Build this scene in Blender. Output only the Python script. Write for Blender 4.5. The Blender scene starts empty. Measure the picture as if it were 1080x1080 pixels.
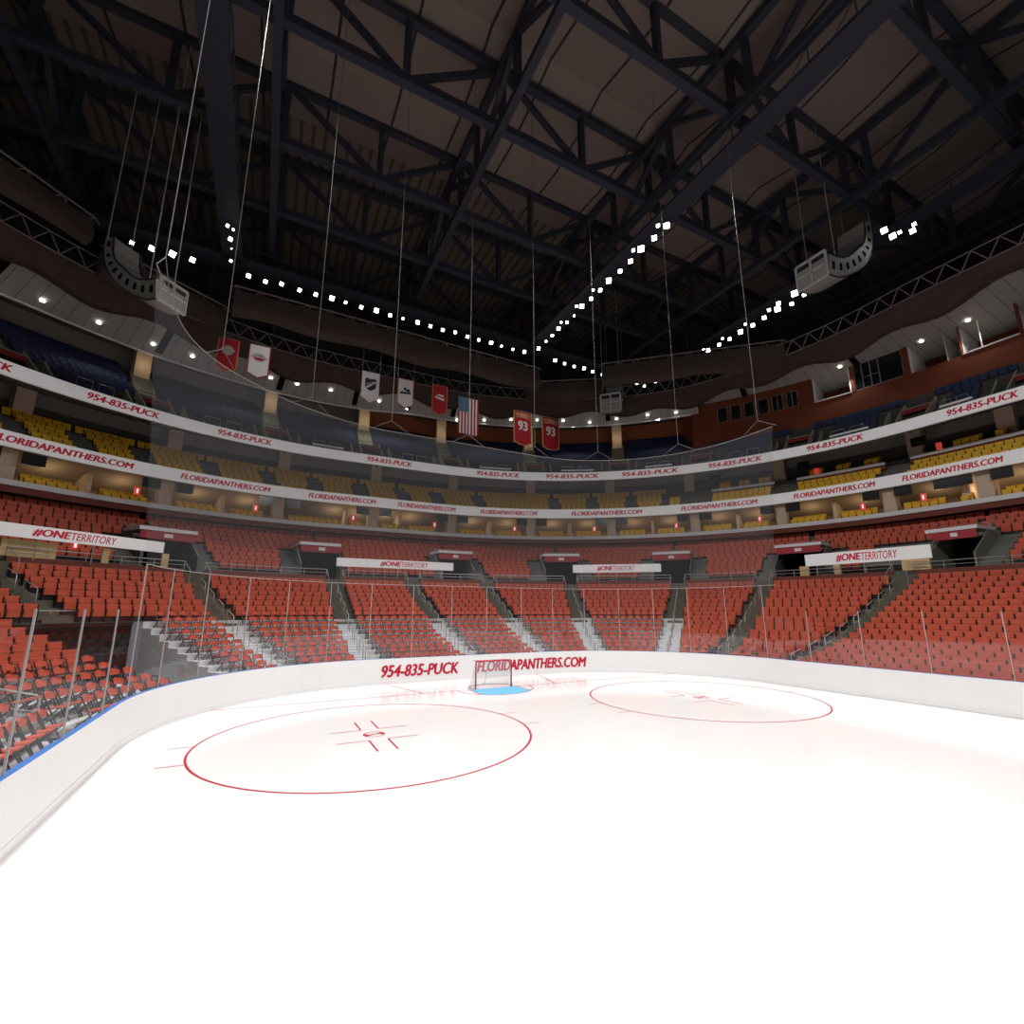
import bpy, math, random
from mathutils import Vector
random.seed(7)
PI = math.pi
D = bpy.data
COL = bpy.context.scene.collection

# ------------------------------------------------------------------ camera
CAM = Vector((-9.9435, -21.1614, 3.5360))
YAW, PITCH, ROLL, FPX = 0.475296, 0.204697, 0.001198, 501.05
fw = Vector((math.sin(YAW)*math.cos(PITCH), math.cos(YAW)*math.cos(PITCH), math.sin(PITCH)))
rt = Vector((math.cos(YAW), -math.sin(YAW), 0))
up = rt.cross(fw)
r2 = math.cos(ROLL)*rt + math.sin(ROLL)*up
u2 = -math.sin(ROLL)*rt + math.cos(ROLL)*up
cd = D.cameras.new('camera'); cam = D.objects.new('camera', cd); COL.objects.link(cam)
cd.sensor_width = 36; cd.lens = 36*FPX/1080; cd.clip_end = 400; cd.clip_start = 0.05
from mathutils import Matrix
m = Matrix((r2, u2, -fw)).transposed().to_4x4(); m.translation = CAM
cam.matrix_world = m
bpy.context.scene.camera = cam
def proj(p):
    d = Vector(p) - CAM; z = d.dot(fw)
    if z < 0.3: return None
    return (540 + FPX*d.dot(r2)/z, 540 - FPX*d.dot(u2)/z, z)

# ------------------------------------------------------------------ rink coordinates
HX, EY, RC = 12.95, 3.4, 8.53        # half width, end board, corner radius
A = HX - RC; ARC = RC*PI/2
def P(s, o, z=None):
    """point at perimeter position s (metres along the boards from behind the goal) and o metres outward"""
    sg = 1 if s >= 0 else -1; a = abs(s)
    if a < A: x, y = a, EY + o
    elif a < A + ARC:
        t = (a - A)/RC; x = A + (RC+o)*math.sin(t); y = EY - RC + (RC+o)*math.cos(t)
    else: x = HX + o; y = EY - RC - (a - A - ARC)
    return (sg*x, y) if z is None else (sg*x, y, z)
def ANG(s):
    a = max(0, min(abs(s) - A, ARC))/RC
    return -a if s >= 0 else a
def L(s, o):
    sg = 1 if s >= 0 else -1; a = abs(s); k = (RC+o)/RC
    if a < A: v = a
    elif a < A + ARC: v = A + (a-A)*k
    else: v = A + ARC*k + a - A - ARC
    return sg*v
def Linv(l, o):
    sg = 1 if l >= 0 else -1; a = abs(l); k = (RC+o)/RC
    if a < A: v = a
    elif a < A + ARC*k: v = A + (a-A)/k
    else: v = A + ARC + a - A - ARC*k
    return sg*v
def srange(s0, s1, step=0.45):
    ks = [s0, s1] + [v for v in (-A-ARC, -A, A, A+ARC) if s0 < v < s1]
    n = max(1, int(abs(s1-s0)/step))
    for i in range(1, n):
        v = s0 + (s1-s0)*i/n
        if abs(v) < A-0.3 : 
            if i % 4 == 0: ks.append(v)
        elif abs(v) > A+ARC+0.3:
            if i % 4 == 0: ks.append(v)
        else: ks.append(v)
    return sorted(set(ks))

# ------------------------------------------------------------------ materials
def mat(name, col, rough=0.6, spec=0.3, metal=0.0, noise=0.0, nscale=3.0, emit=None, estr=0.0, alpha=1.0):
    m = D.materials.new(name); m.use_nodes = True; nt = m.node_tree
    b = nt.nodes['Principled BSDF']
    b.inputs['Base Color'].default_value = (*col, 1)
    b.inputs['Roughness'].default_value = rough
    b.inputs['Specular IOR Level'].default_value = spec
    b.inputs['Metallic'].default_value = metal
    b.inputs['Alpha'].default_value = alpha
    if noise:
        tc = nt.nodes.new('ShaderNodeTexCoord'); n = nt.nodes.new('ShaderNodeTexNoise')
        n.inputs['Scale'].default_value = nscale; n.inputs['Detail'].default_value = 4
        mp = nt.nodes.new('ShaderNodeMapRange')
        mp.inputs['To Min'].default_value = 1-noise; mp.inputs['To Max'].default_value = 1+noise
        vm = nt.nodes.new('ShaderNodeVectorMath'); vm.operation = 'SCALE'; vm.inputs[0].default_value = col
        nt.links.new(tc.outputs['Object'], n.inputs['Vector'])
        nt.links.new(n.outputs['Fac'], mp.inputs['Value'])
        nt.links.new(mp.outputs['Result'], vm.inputs['Scale'])
        nt.links.new(vm.outputs[0], b.inputs['Base Color'])
    if emit:
        b.inputs['Emission Color'].default_value = (*emit, 1); b.inputs['Emission Strength'].default_value = estr
    return m
def striped(name, c1, c2, scale, axis='X', rough=0.6, width=0.1, bump=0.0):
    m = mat(name, c1, rough); nt = m.node_tree; b = nt.nodes['Principled BSDF']
    tc = nt.nodes.new('ShaderNodeTexCoord'); sx = nt.nodes.new('ShaderNodeSeparateXYZ')
    mu = nt.nodes.new('ShaderNodeMath'); mu.operation = 'MULTIPLY'; mu.inputs[1].default_value = scale
    fr = nt.nodes.new('ShaderNodeMath'); fr.operation = 'FRACT'
    lt = nt.nodes.new('ShaderNodeMath'); lt.operation = 'LESS_THAN'; lt.inputs[1].default_value = width
    mx = nt.nodes.new('ShaderNodeMix'); mx.data_type = 'RGBA'
    mx.inputs[6].default_value = (*c1, 1); mx.inputs[7].default_value = (*c2, 1)
    if axis == 'U':
        nt.links.new(tc.outputs['UV'], sx.inputs[0]); src = sx.outputs['X']
    else:
        nt.links.new(tc.outputs['Object'], sx.inputs[0]); src = sx.outputs[axis]
    nt.links.new(src, mu.inputs[0]); nt.links.new(mu.outputs[0], fr.inputs[0])
    nt.links.new(fr.outputs[0], lt.inputs[0]); nt.links.new(lt.outputs[0], mx.inputs[0])
    nt.links.new(mx.outputs[2], b.inputs['Base Color'])
    return m
def sheer(name, col, opac, rough=0.5, gloss=False):
    m = D.materials.new(name); m.use_nodes = True; nt = m.node_tree
    for n in list(nt.nodes): nt.nodes.remove(n)
    out = nt.nodes.new('ShaderNodeOutputMaterial'); mx = nt.nodes.new('ShaderNodeMixShader')
    tr = nt.nodes.new('ShaderNodeBsdfTransparent')
    df = nt.nodes.new('ShaderNodeBsdfGlossy' if gloss else 'ShaderNodeBsdfDiffuse')
    df.inputs['Color'].default_value = (*col, 1)
    if gloss: df.inputs['Roughness'].default_value = rough
    mx.inputs[0].default_value = opac
    nt.links.new(tr.outputs[0], mx.inputs[1]); nt.links.new(df.outputs[0], mx.inputs[2])
    nt.links.new(mx.outputs[0], out.inputs['Surface'])
    return m
M = dict(
 ice=mat('ice', (.92,.90,.895), .12, .5, noise=.025, nscale=.25),
 board=mat('board_white', (.80,.79,.785), .35, .4, noise=.02, nscale=2),
 blue=mat('cap_blue', (.06,.22,.62), .4),
 red=mat('sign_red', (.50,.012,.04), .5, .2),
 line=mat('line_red', (.52,.012,.045), .4, .3),
 crease=mat('crease_blue', (.16,.56,.92), .4, .3),
 orange=mat('seat_orange', (.50,.084,.042), .55, .25, noise=.08, nscale=1.2),
 orange2=mat('pad_orange', (.52,.085,.045), .7, .15),
 yellow=mat('seat_yellow', (.80,.46,.03), .55, .25, noise=.08, nscale=1.2),
 navy=mat('seat_navy', (.020,.032,.092), .55, .3, noise=.25, nscale=.7),
 dark=mat('dark_frame', (.012,.011,.011), .5, .3),
 pipe=mat('black_tube', (.02,.02,.022), .4, .4),
 cable=mat('cable_grey', (.13,.12,.12), .6),
 entred=mat('entrance_sign_red', (.33,.03,.045), .6),
 ledw=mat('led_white', (.60,.585,.585), .5, emit=(1,.97,.97), estr=.20),
 ledr=mat('led_red', (.48,.012,.04), .5, emit=(.8,.02,.06), estr=.10),
 bricklit=striped('brick_red_lit', (.40,.125,.055), (.33,.10,.045), 2.4, 'Z', .85, .15),  # lit copy of the red brick, warm light put into its colour
 upred=mat('entrance_red', (.22,.02,.022), .7),
 steel=mat('steel_rail', (.36,.35,.34), .45, .4, .3),
 alum=mat('aluminium_post', (.50,.46,.45), .4, .5, .4),
 conc=mat('concrete_brown', (.125,.115,.088), .9, .1, noise=.15, nscale=.8),
 concd=mat('concrete_grey', (.15,.15,.135), .9, .1, noise=.12, nscale=.8),
 white=mat('riser_white', (.56,.57,.58), .7, .2, noise=.04),
 concu=mat('concrete_upper', (.20,.20,.155), .9, .1, noise=.12),
 maroon=mat('maroon_fascia', (.16,.045,.032), .7, .2),
 ribbon=mat('ribbon_white', (.66,.64,.64), .5, .3),
 beige=mat('beige_plaster', (.74,.56,.36), .8, .1, noise=.04),
 beige2=mat('beige_wall', (.42,.32,.21), .85, .1, noise=.05),
 pink=mat('column_plaster', (.60,.46,.35), .8, .1, noise=.03),
 soff=mat('soffit_grey', (.27,.24,.21), .9, .1, noise=.05),
 darkgrey=mat('back_wall', (.085,.078,.073), .9, .1),  # one even dark grey on rear walls, upper deck floor and stand ceiling
 black=mat('opening_black', (.008,.008,.008), .9, .05),
 brick=striped('brick_red', (.18,.046,.021), (.145,.037,.018), 2.4, 'Z', .85, .15),
 ceil=striped('metal_soffit', (.44,.42,.40), (.18,.17,.16), 1.0, 'U', .5, .05),
 trimw=mat('trim_white', (.70,.68,.66), .5),
 drape=mat('drape_brown', (.085,.062,.052), .9, .1, noise=.15, nscale=.5),
 truss=mat('truss_grey', (.23,.19,.18), .5, .3),
 beam=mat('roof_steel', (.030,.032,.048), .6, .3),
 deck=striped('roof_deck', (.15,.118,.095), (.07,.056,.05), 1.1, 'X', .9, .3),
 fabric=striped('roof_fabric', (.21,.165,.145), (.03,.025,.025), .22, 'X', .9, .04),
 lampw=mat('lamp_lens', (1,1,1), .4, emit=(1,.98,.95), estr=14),
 dlw=mat('downlight_lens', (1,1,1), .4, emit=(1,.95,.88), estr=9),
 spk=mat('speaker_grey', (.34,.33,.31), .6),
 spkf=mat('speaker_frame', (.50,.49,.47), .5),
 spkb=mat('speaker_bottom', (.26,.20,.17), .6),
 glassd=mat('window_dark', (.012,.013,.014), .15, .6),
 wood=mat('blond_wood', (.60,.44,.22), .6, .2, noise=.1),
 gold=mat('banner_gold', (.36,.24,.11), .8, .1),
 tan=mat('banner_tan', (.32,.10,.035), .8, .1),
 bred=mat('banner_red', (.21,.008,.013), .8, .1),
 bwhite=mat('banner_white', (.40,.37,.37), .8, .1),
 bblack=mat('banner_black', (.02,.02,.03), .8, .1),
 bgrey=mat('banner_grey', (.20,.20,.20), .8, .1),
 fblue=mat('flag_blue', (.015,.07,.11), .8, .1),
 panelw=mat('white_panel', (.78,.77,.76), .6),
 signlit=mat('lit_sign', (.5,.02,.02), .4, emit=(1,.10,.07), estr=.35),
 signwh=mat('lit_sign_white', (.9,.9,.9), .4, emit=(1,.8,.8), estr=.8),
 net=sheer('netting', (.19,.19,.20), .12),
 glass=sheer('arena_glass', (.85,.85,.9), .05, .03, True),
 goalnet=sheer('goal_netting', (.62,.62,.63), .34),
 curtain=None,
)
def grid_mat():
    m = mat('curtain_plaid', (.03,.02,.018), .9); nt = m.node_tree; b = nt.nodes['Principled BSDF']
    tc = nt.nodes.new('ShaderNodeTexCoord'); ch = nt.nodes.new('ShaderNodeTexChecker')
    ch.inputs['Scale'].default_value = 3; ch.inputs['Color1'].default_value = (.05,.028,.022,1); ch.inputs['Color2'].default_value = (.018,.015,.015,1)
    nt.links.new(tc.outputs['Object'], ch.inputs['Vector']); nt.links.new(ch.outputs[0], b.inputs['Base Color'])
    return m
M['curtain'] = grid_mat()

# ------------------------------------------------------------------ mesh helpers
class MB:
    def __init__(s): s.v = []; s.f = []; s.m = []; s.uv = {}
    def quad(s, a, b, c, d, mi=0, uv=None):
        i = len(s.v); s.v += [a, b, c, d]; s.f.append((i, i+1, i+2, i+3)); s.m.append(mi)
        if uv: s.uv[len(s.f)-1] = uv
    def poly(s, pts, mi=0):
        i = len(s.v); s.v += list(pts); s.f.append(tuple(range(i, i+len(pts)))); s.m.append(mi)
    def hexa(s, p, mi=0):     # 8 points: bottom 0-3, top 4-7
        i = len(s.v); s.v += list(p)
        for f in ((3,2,1,0),(4,5,6,7),(0,1,5,4),(1,2,6,5),(2,3,7,6),(3,0,4,7)):
            s.f.append(tuple(i+k for k in f)); s.m.append(mi)
    def box(s, x0, x1, y0, y1, z0, z1, mi=0):
        s.hexa([(x0,y0,z0),(x1,y0,z0),(x1,y1,z0),(x0,y1,z0),(x0,y0,z1),(x1,y0,z1),(x1,y1,z1),(x0,y1,z1)], mi)
    def bar(s, a, b, w=.05, h=None, mi=0):
        a = Vector(a); b = Vector(b); h = h or w; d = b-a
        if d.length < 1e-6: return
        d.normalize(); r = d.cross(Vector((0,0,1)))
        if r.length < .05: r = d.cross(Vector((0,1,0)))
        r.normalize(); u = r.cross(d)
        q = []
        for c in (a, b):
            q += [c - r*w/2 - u*h/2, c + r*w/2 - u*h/2, c + r*w/2 + u*h/2, c - r*w/2 + u*h/2]
        s.hexa([tuple(v) for v in q], mi)
    def tube(s, pts, r, n=6, mi=0, closed=False):
        pts = [Vector(p) for p in pts]; k = len(pts); i0 = len(s.v)
        for i, p in enumerate(pts):
            a = pts[i-1] if (i > 0 or closed) else p; b = pts[(i+1) % k] if (i < k-1 or closed) else p
            d = (b-a).normalized(); rr = d.cross(Vector((0,0,1)))
            if rr.length < .1: rr = d.cross(Vector((0,1,0)))
            rr.normalize(); uu = rr.cross(d)
            for j in range(n):
                t = 2*PI*j/n; s.v.append(tuple(p + rr*r*math.cos(t) + uu*r*math.sin(t)))
        for i in range(k if closed else k-1):
            for j in range(n):
                a = i0+i*n; b = i0+((i+1) % k)*n
                s.f.append((a+j, a+(j+1) % n, b+(j+1) % n, b+j)); s.m.append(mi)
        if not closed:
            s.f.append(tuple(i0+j for j in range(n))[::-1]); s.m.append(mi)
            s.f.append(tuple(i0+(k-1)*n+j for j in range(n))); s.m.append(mi)
    def sweep(s, prof, s0, s1, mi=0, closed=False, step=.45, offn=None, caps=True):
        """prof: (offset, z) list swept along the rink perimeter"""
        ss = srange(s0, s1, step); i0 = len(s.v); k = len(prof)
        for a in ss:
            for (o, z) in prof:
                s.v.append(P(a, o + (offn(a) if offn else 0), z))
        lens = [0]
        for i in range(1, len(ss)):
            o = prof[0][0]; lens.append(L(ss[i], o)-L(ss[0], o))
        for i in range(len(ss)-1):
            for j in range(k if closed else k-1):
                a = i0+i*k+j; b = i0+i*k+(j+1) % k
                s.f.append((a, a+k, b+k, b)); s.m.append(mi if not isinstance(mi, (list, tuple)) else mi[j])
                s.uv[len(s.f)-1] = [(lens[i],0),(lens[i+1],0),(lens[i+1],1),(lens[i],1)]
        if closed and caps:
            s.f.append(tuple(i0+j for j in range(k))); s.m.append(mi if not isinstance(mi,(list,tuple)) else mi[0])
            e = i0+(len(ss)-1)*k
            s.f.append(tuple(e+j for j in range(k))[::-1]); s.m.append(mi if not isinstance(mi,(list,tuple)) else mi[0])
    def add(s, mesh, T):
        i0 = len(s.v); s.v += [tuple(T @ Vector(v)) for v in mesh.v]
        for f, mi in zip(mesh.f, mesh.m): s.f.append(tuple(i0+k for k in f)); s.m.append(mi)
    def mesh(s, name, mats, smooth=False):
        me = D.meshes.new(name); me.from_pydata([tuple(v) for v in s.v], [], s.f)
        for x in (mats if isinstance(mats, (list, tuple)) else [mats]): me.materials.append(x)
        me.polygons.foreach_set('material_index', s.m)
        if s.uv:
            ul = me.uv_layers.new(name='UVMap')
            for fi, uv in s.uv.items():
                pl = me.polygons[fi]
                for k, li in enumerate(pl.loop_indices): ul.data[li].uv = uv[k % len(uv)]
        if smooth: me.polygons.foreach_set('use_smooth', [True]*len(me.polygons))
        me.update(); return me
def obj(name, mb, mats, parent=None, smooth=False, loc=None, rz=0):
    o = D.objects.new(name, mb.mesh(name, mats, smooth) if isinstance(mb, MB) else mb)
    COL.objects.link(o)
    if parent: o.parent = parent
    if loc: o.location = loc
    if rz: o.rotation_euler = (0,0,rz)
    return o
def tag(o, label, cat, group=None, kind=None):
    o['label'] = label; o['category'] = cat
    if group: o['group'] = group
    if kind: o['kind'] = kind
    return o
def thing(name, label, cat, loc=(0,0,0), rz=0, group=None):
    o = D.objects.new(name, None); COL.objects.link(o); o.location = loc; o.rotation_euler = (0,0,rz)
    o.empty_display_size = .2
    return tag(o, label, cat, group)
def struct(name, mb, mats, label=None, cat=None):
    o = obj(name, mb, mats); o['kind'] = 'structure'
    if label: o['label'] = label
    if cat: o['category'] = cat
    return o
def dup(root, loc, rz, label, group=None):
    r = root.copy(); COL.objects.link(r); r.location = loc; r.rotation_euler = (0,0,rz); r['label'] = label
    if group: r['group'] = group
    for ch in list(root.children):
        c = ch.copy(); COL.objects.link(c); c.parent = r
        for g in ch.children:
            d = g.copy(); COL.objects.link(d); d.parent = c
    return r
def text_mesh(txt, bold=0.0, shear=0.0):
    cu = D.curves.new('t', 'FONT'); cu.body = txt; cu.size = 1; cu.offset = bold; cu.shear = shear; cu.resolution_u = 3
    cu.space_character = 1.0 + bold*1.5
    o = D.objects.new('t', cu); COL.objects.link(o)
    me = D.meshes.new_from_object(o.evaluated_get(bpy.context.evaluated_depsgraph_get()))
    v = [tuple(x.co) for x in me.vertices]; f = [tuple(p.vertices) for p in me.polygons]
    D.objects.remove(o); D.meshes.remove(me)
    xs = [a[0] for a in v]; ys = [a[1] for a in v]
    x0, x1, y0, y1 = min(xs), max(xs), min(ys), max(ys)
    return [((a[0]-x0)/(x1-x0), (a[1]-y0)/(y1-y0)) for a in v], f
_tc = {}
def text_ring(txt, s0, s1, off, z0, z1, bold=.03, shear=.2, fn=None, mb=None):
    emb = bold*2.6; bold = 0
    key = (txt, bold, shear)
    if key not in _tc: _tc[key] = text_mesh(*key)
    v, f = _tc[key]; mb = mb or MB()
    l0, l1 = L(s0, off), L(s1, off)
    e = emb/max(len(txt),1)
    shifts = [(0,0)] if not emb else [(-e,0),(e,0),(0,emb*.35),(0,-emb*.35)]
    for k_, (ex, ey) in enumerate(shifts):
        i0 = len(mb.v)
        for (x, y) in v:
            if fn: mb.v.append(fn(x+ex, y+ey, k_))
            else: mb.v.append(P(Linv(l0+(l1-l0)*(x+ex), off), off-.003*k_, z0+(z1-z0)*(y+ey)))
        for a in f: mb.f.append(tuple(i0+k for k in a)); mb.m.append(0)
    return mb

def aw(s_, o, w=.62):
    return w*(RC/(RC+o)) if A < abs(s_) < A+ARC else w
def block(s_, o0, o1, w, z0_, z1_, z0b=None, z1b=None):
    m_ = MB(); h = aw(s_, (o0+o1)/2, w/2)
    m_.hexa([P(s_-h,o0,z0_),P(s_+h,o0,z0_),P(s_+h,o1,z0b or z0_),P(s_-h,o1,z0b or z0_),P(s_-h,o0,z1_),P(s_+h,o0,z1_),P(s_+h,o1,z1b or z1_),P(s_-h,o1,z1b or z1_)]); return m_
# ------------------------------------------------------------------ ice
SMAX = 44
mb = MB()
ring = []
for a in srange(-SMAX-8, SMAX+8): ring.append(P(a, .02, 0))
cx = sum(0 for _ in ring)
mb.poly(ring)
ice = struct('floor', mb, M['ice'], 'white ice sheet with painted lines', 'floor')
def flat_line(pts, w, z=.004):
    m_ = MB()
    for a, b in zip(pts[:-1], pts[1:]):
        d = Vector((b[0]-a[0], b[1]-a[1])); d.normalize(); n = Vector((-d.y, d.x))*w/2
        m_.quad((a[0]+n.x,a[1]+n.y,z),(a[0]-n.x,a[1]-n.y,z),(b[0]-n.x,b[1]-n.y,z),(b[0]+n.x,b[1]+n.y,z))
    return m_
def annulus(cx, cy, r, w, z=.004, a0=0, a1=2*PI, n=96, mb=None):
    m_ = mb or MB()
    for i in range(n):
        t, u = a0+(a1-a0)*i/n, a0+(a1-a0)*(i+1)/n
        ri, ro = r-w/2, r+w/2
        m_.quad((cx+ri*math.cos(t),cy+ri*math.sin(t),z),(cx+ro*math.cos(t),cy+ro*math.sin(t),z),
                (cx+ro*math.cos(u),cy+ro*math.sin(u),z),(cx+ri*math.cos(u),cy+ri*math.sin(u),z))
    return m_
def icepart(name, m_, mt):
    o = obj(name, m_, mt, ice); return o
icepart('goal_line', flat_line([(-11.75,0),(11.75,0)], .05), M['line'])
for sx, y0 in ((-1,-6.096),(1,-6.096)):
    cx = 6.706*sx
    icepart('faceoff_circle', annulus(cx, y0, 4.572, .06), M['line'])
    m_ = MB()
    annulus(cx, y0, .29, .045, .004, mb=m_, n=32)
    n = 14
    for i in range(n):
        x0_, x1_ = -.27+.54*i/n, -.27+.54*(i+1)/n
        f = lambda x: .05+.12*(abs(x)/.27)**2.2
        g = lambda x: .035*math.sin(x*9)
        m_.quad((cx+x0_,y0+g(x0_)-f(x0_)*.8,.005),(cx+x1_,y0+g(x1_)-f(x1_)*.8,.005),(cx+x1_,y0+g(x1_)+f(x1_)*.8,.005),(cx+x0_,y0+g(x0_)+f(x0_)*.8,.005))
    icepart('faceoff_spot', m_, M['line'])
    m_ = MB()
    for a in (-1,1):
        for b in (-1,1):
            px_, py_ = cx+a*.26, y0+b*.64
            for (x0_,x1_,y0_,y1_) in ((px_, px_+a*.88, py_-.02, py_+.02), (px_-.025, px_+.025, py_, py_+b*1.15)):
                x0_,x1_ = sorted((x0_,x1_)); y0_,y1_ = sorted((y0_,y1_))
                m_.quad((x0_,y0_,.004),(x1_,y0_,.004),(x1_,y1_,.004),(x0_,y1_,.004))
            hx0 = cx+a*4.5; hx1 = cx+a*5.08; hx0,hx1 = sorted((hx0,hx1)); hy = y0+b*.86
            m_.quad((hx0,hy-.02,.004),(hx1,hy-.02,.004),(hx1,hy+.02,.004),(hx0,hy+.02,.004))
    icepart('hash_mark', m_, M['line'])
m_ = MB()
pts = [(-1.22,0)]
for i in range(25):
    t = math.acos(-1.22/1.83)*-1 + 0
a_l = PI+math.acos(1.22/1.83); a_r = 2*PI-math.acos(1.22/1.83)
arcp = [(1.83*math.cos(a_l+(a_r-a_l)*i/24), 1.83*math.sin(a_l+(a_r-a_l)*i/24), .0035) for i in range(25)]
m_.poly([(-1.22,0,.0035)]+arcp+[(1.22,0,.0035)])
icepart('goal_crease', m_, M['crease'])
m_ = annulus(0,0,1.83,.05,.006,PI,2*PI,48)
for s_ in (-1,1):
    m_.quad((s_*1.22-.025,-1.36,.006),(s_*1.22+.025,-1.36,.006),(s_*1.22+.025,0,.006),(s_*1.22-.025,0,.006))
icepart('crease_line', m_, M['line'])
for s_ in (-1,1): icepart('trapezoid_line', flat_line([(s_*3.35,0),(s_*4.27,3.36)], .05), M['line'])

# ------------------------------------------------------------------ goal
g = thing('hockey_goal', 'red framed hockey goal with white netting on the goal line', 'goal', (0,0,0))
m_ = MB()
m_.tube([(-.915,0,0),(-.915,0,1.16),(-.90,0,1.20),(-.86,0,1.225),(.86,0,1.225),(.90,0,1.20),(.915,0,1.16),(.915,0,0)], .036, 8)
obj('goal_frame', m_, M['line'], g, True)
m_ = MB()
base = [(-.915,0,.03)]
for i in range(13):
    t = PI - PI*i/12; base.append((1.12*math.cos(t)*(1 if abs(math.cos(t))>.1 else 1), .25+.86*math.sin(t), .03))
base.append((.915,0,.03))
m_.tube(base, .022, 6); m_.tube([(-.86,0,1.22),(-.86,.42,1.22),(-.6,.55,1.22),(.6,.55,1.22),(.86,.42,1.22),(.86,0,1.22)], .018, 6)
m_.tube([(0,.55,1.22),(0,1.1,.03)], .014, 5)
obj('back_frame', m_, M['alum'], g, True)
m_ = MB()
top = [(-.915,0,1.22)]
for i in range(13):
    t = PI-PI*i/12; top.append((.88*math.cos(t), .08+.48*math.sin(t), 1.22))
top.append((.915,0,1.22))
for i in range(len(base)-1):
    prev = None
    for k in range(6):
        f0, f1 = k/6, (k+1)/6
        def mixp(a, b, f): 
            s_ = 1-.18*math.sin(PI*f)
            return (a[0]+(b[0]-a[0])*f, (a[1]+(b[1]-a[1])*f)*s_, a[2]+(b[2]-a[2])*f)
        m_.quad(mixp(base[i],top[i],f0), mixp(base[i+1],top[i+1],f0), mixp(base[i+1],top[i+1],f1), mixp(base[i],top[i],f1))
m_.poly(top)
obj('goal_net', m_, M['goalnet'], g)

# ------------------------------------------------------------------ boards
mb = MB(); mb.sweep([(0,0),(0,1.2),(.12,1.2),(.12,0)], -SMAX, SMAX, 0, True)
bd = obj('rink_boards', mb, M['board']); tag(bd, 'white dasher boards curving around the ice with red lettering', 'boards')
mb = MB(); mb.sweep([(.0,1.2),(.0,1.206),(.12,1.206),(.12,1.2)], -SMAX, SMAX, 0, True); obj('cap_rail', mb, M['blue'], bd)
mb = MB(); mb.sweep([(-.012,0.001),(-.012,.17),(0,.18)], -SMAX, SMAX, 0); obj('kick_plate', mb, M['board'], bd)
obj('lettering', text_ring('954-835-PUCK', -4.45, -.47, -.012, .33, .88, .034), M['red'], bd)
obj('lettering', text_ring('FLORIDAPANTHERS.COM', .62, 7.42, -.012, .31, .86, .034), M['red'], bd)

# ------------------------------------------------------------------ glass, posts
tall = [-17.05,-15.12,-13.15,-11.1,-9.18,-7.15,-5.15,-3.02,-.9,1.15,3.33,5.42,7.42,9.5,11.5,13.45,15.5,17.55,19.0]
short = [-30.4,-28.3,-26.1,-23.95,-21.63,-19.15] ; shortr = [19.75,22.0,24.3,26.6,28.8,31,33.2]
posts = [(s_, 3.55) for s_ in short] + [(s_, 4.82) for s_ in tall[:-1]] + [(s_,3.55) for s_ in shortr]
names_side = {}
def where(s_):
    if s_ < -18: return 'at the low glass on the left side'
    if s_ < -6: return 'along the left corner boards'
    if s_ < 6: return 'along the boards behind the goal'
    if s_ < 18: return 'along the right corner boards'
    return 'at the low glass on the right side'
rg = thing('rink_glass', 'clear glass screen with slim posts standing on the white boards', 'glass screen')
cnt = {}
ordw = ['first','second','third','fourth','fifth','sixth','seventh','eighth','ninth','tenth','eleventh','twelfth']
pm = {}
for s_, h in posts:
    w_ = where(s_); k = cnt.get(('p',w_),0); cnt[('p',w_)] = k+1
    if h not in pm:
        q = MB(); q.box(-.012,.012,-.015,.015,0,h-1.206); pm[h] = q.mesh('glass_post', M['alum'])
    x, y = P(s_, .06)
    o = obj('glass_post', pm[h], None, rg, loc=(x,y,1.207), rz=ANG(s_))
allp = sorted(posts)
for (a, ha), (b, hb) in zip(allp[:-1], allp[1:]):
    h = min(ha, hb) if not (ha != hb) else (3.55)
    if ha == hb: h = ha
    mid = (a+b)/2; w_ = where(mid); k = cnt.get(('g',w_),0); cnt[('g',w_)] = k+1
    q = MB(); q.sweep([(.05,1.21),(.05,h),(.062,h),(.062,1.24)], a+.04, b-.04, 0, True, .4)
    o = obj('glass_panel', q, M['glass'], rg)
q = MB(); q.sweep([(.04,4.82),(.04,4.84),(.08,4.84),(.08,4.82)], -17.05, 18.4, 0, True, .4)
obj('top_cable', q, M['alum'], rg)

# ------------------------------------------------------------------ safety netting
NT = [(-20.3,13.0)]
ys_ = [-20.1,-14.05,-8.91,-4.63,-.13,4.36,8.62,13.57,18.36]
def nz(s_):
    pts = [(-30,11.86),(-20.8,11.86),(-18.1,12.21),(-11.9,12.93),(-8,13.05),(40,13.05)]
    for (a, va), (b, vb) in zip(pts[:-1], pts[1:]):
        if a <= s_ <= b: return va+(vb-va)*(s_-a)/(b-a)
def nedge(f): # sloping side edges
    return -16.95-3.85*f, 18.25+.9*f
nm = MB(); NR, NC = 8, 70
def npt(i, j):
    f = j/NR; a, b = nedge(f); s_ = a+(b-a)*i/NC; return P(s_, .1, 4.84+(nz(s_)-4.84)*f)
for i in range(NC):
    for j in range(NR): nm.quad(npt(i,j), npt(i+1,j), npt(i+1,j+1), npt(i,j+1))
nt_ = thing('safety_net', 'sheer grey safety netting hanging above the end glass', 'net')
obj('netting', nm, M['net'], nt_)
q = MB(); q.tube([npt(i,NR) for i in range(NC+1)], .014, 5); obj('top_rope', q, M['truss'], nt_)
for i, s_ in enumerate(ys_):
    x, y = P(s_,.1)
    w = MB(); zk = nz(s_)+.62; w.tube([(x,y,zk),(x,y,41)], .014, 5)
    a = P(s_-1.0,.1,nz(s_-1)); b = P(s_+1.0,.1,nz(s_+1))
    if i == 0: a = P(-20.8,.1,11.86)
    w.tube([a,(x,y,zk),b], .012, 5)
    o = obj('suspension_cable', w, M['cable'])
    tag(o, '%s vertical cable from left with a forked end carrying the safety net' % ordw[i], 'cable', 'cables carrying the safety net')

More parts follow.
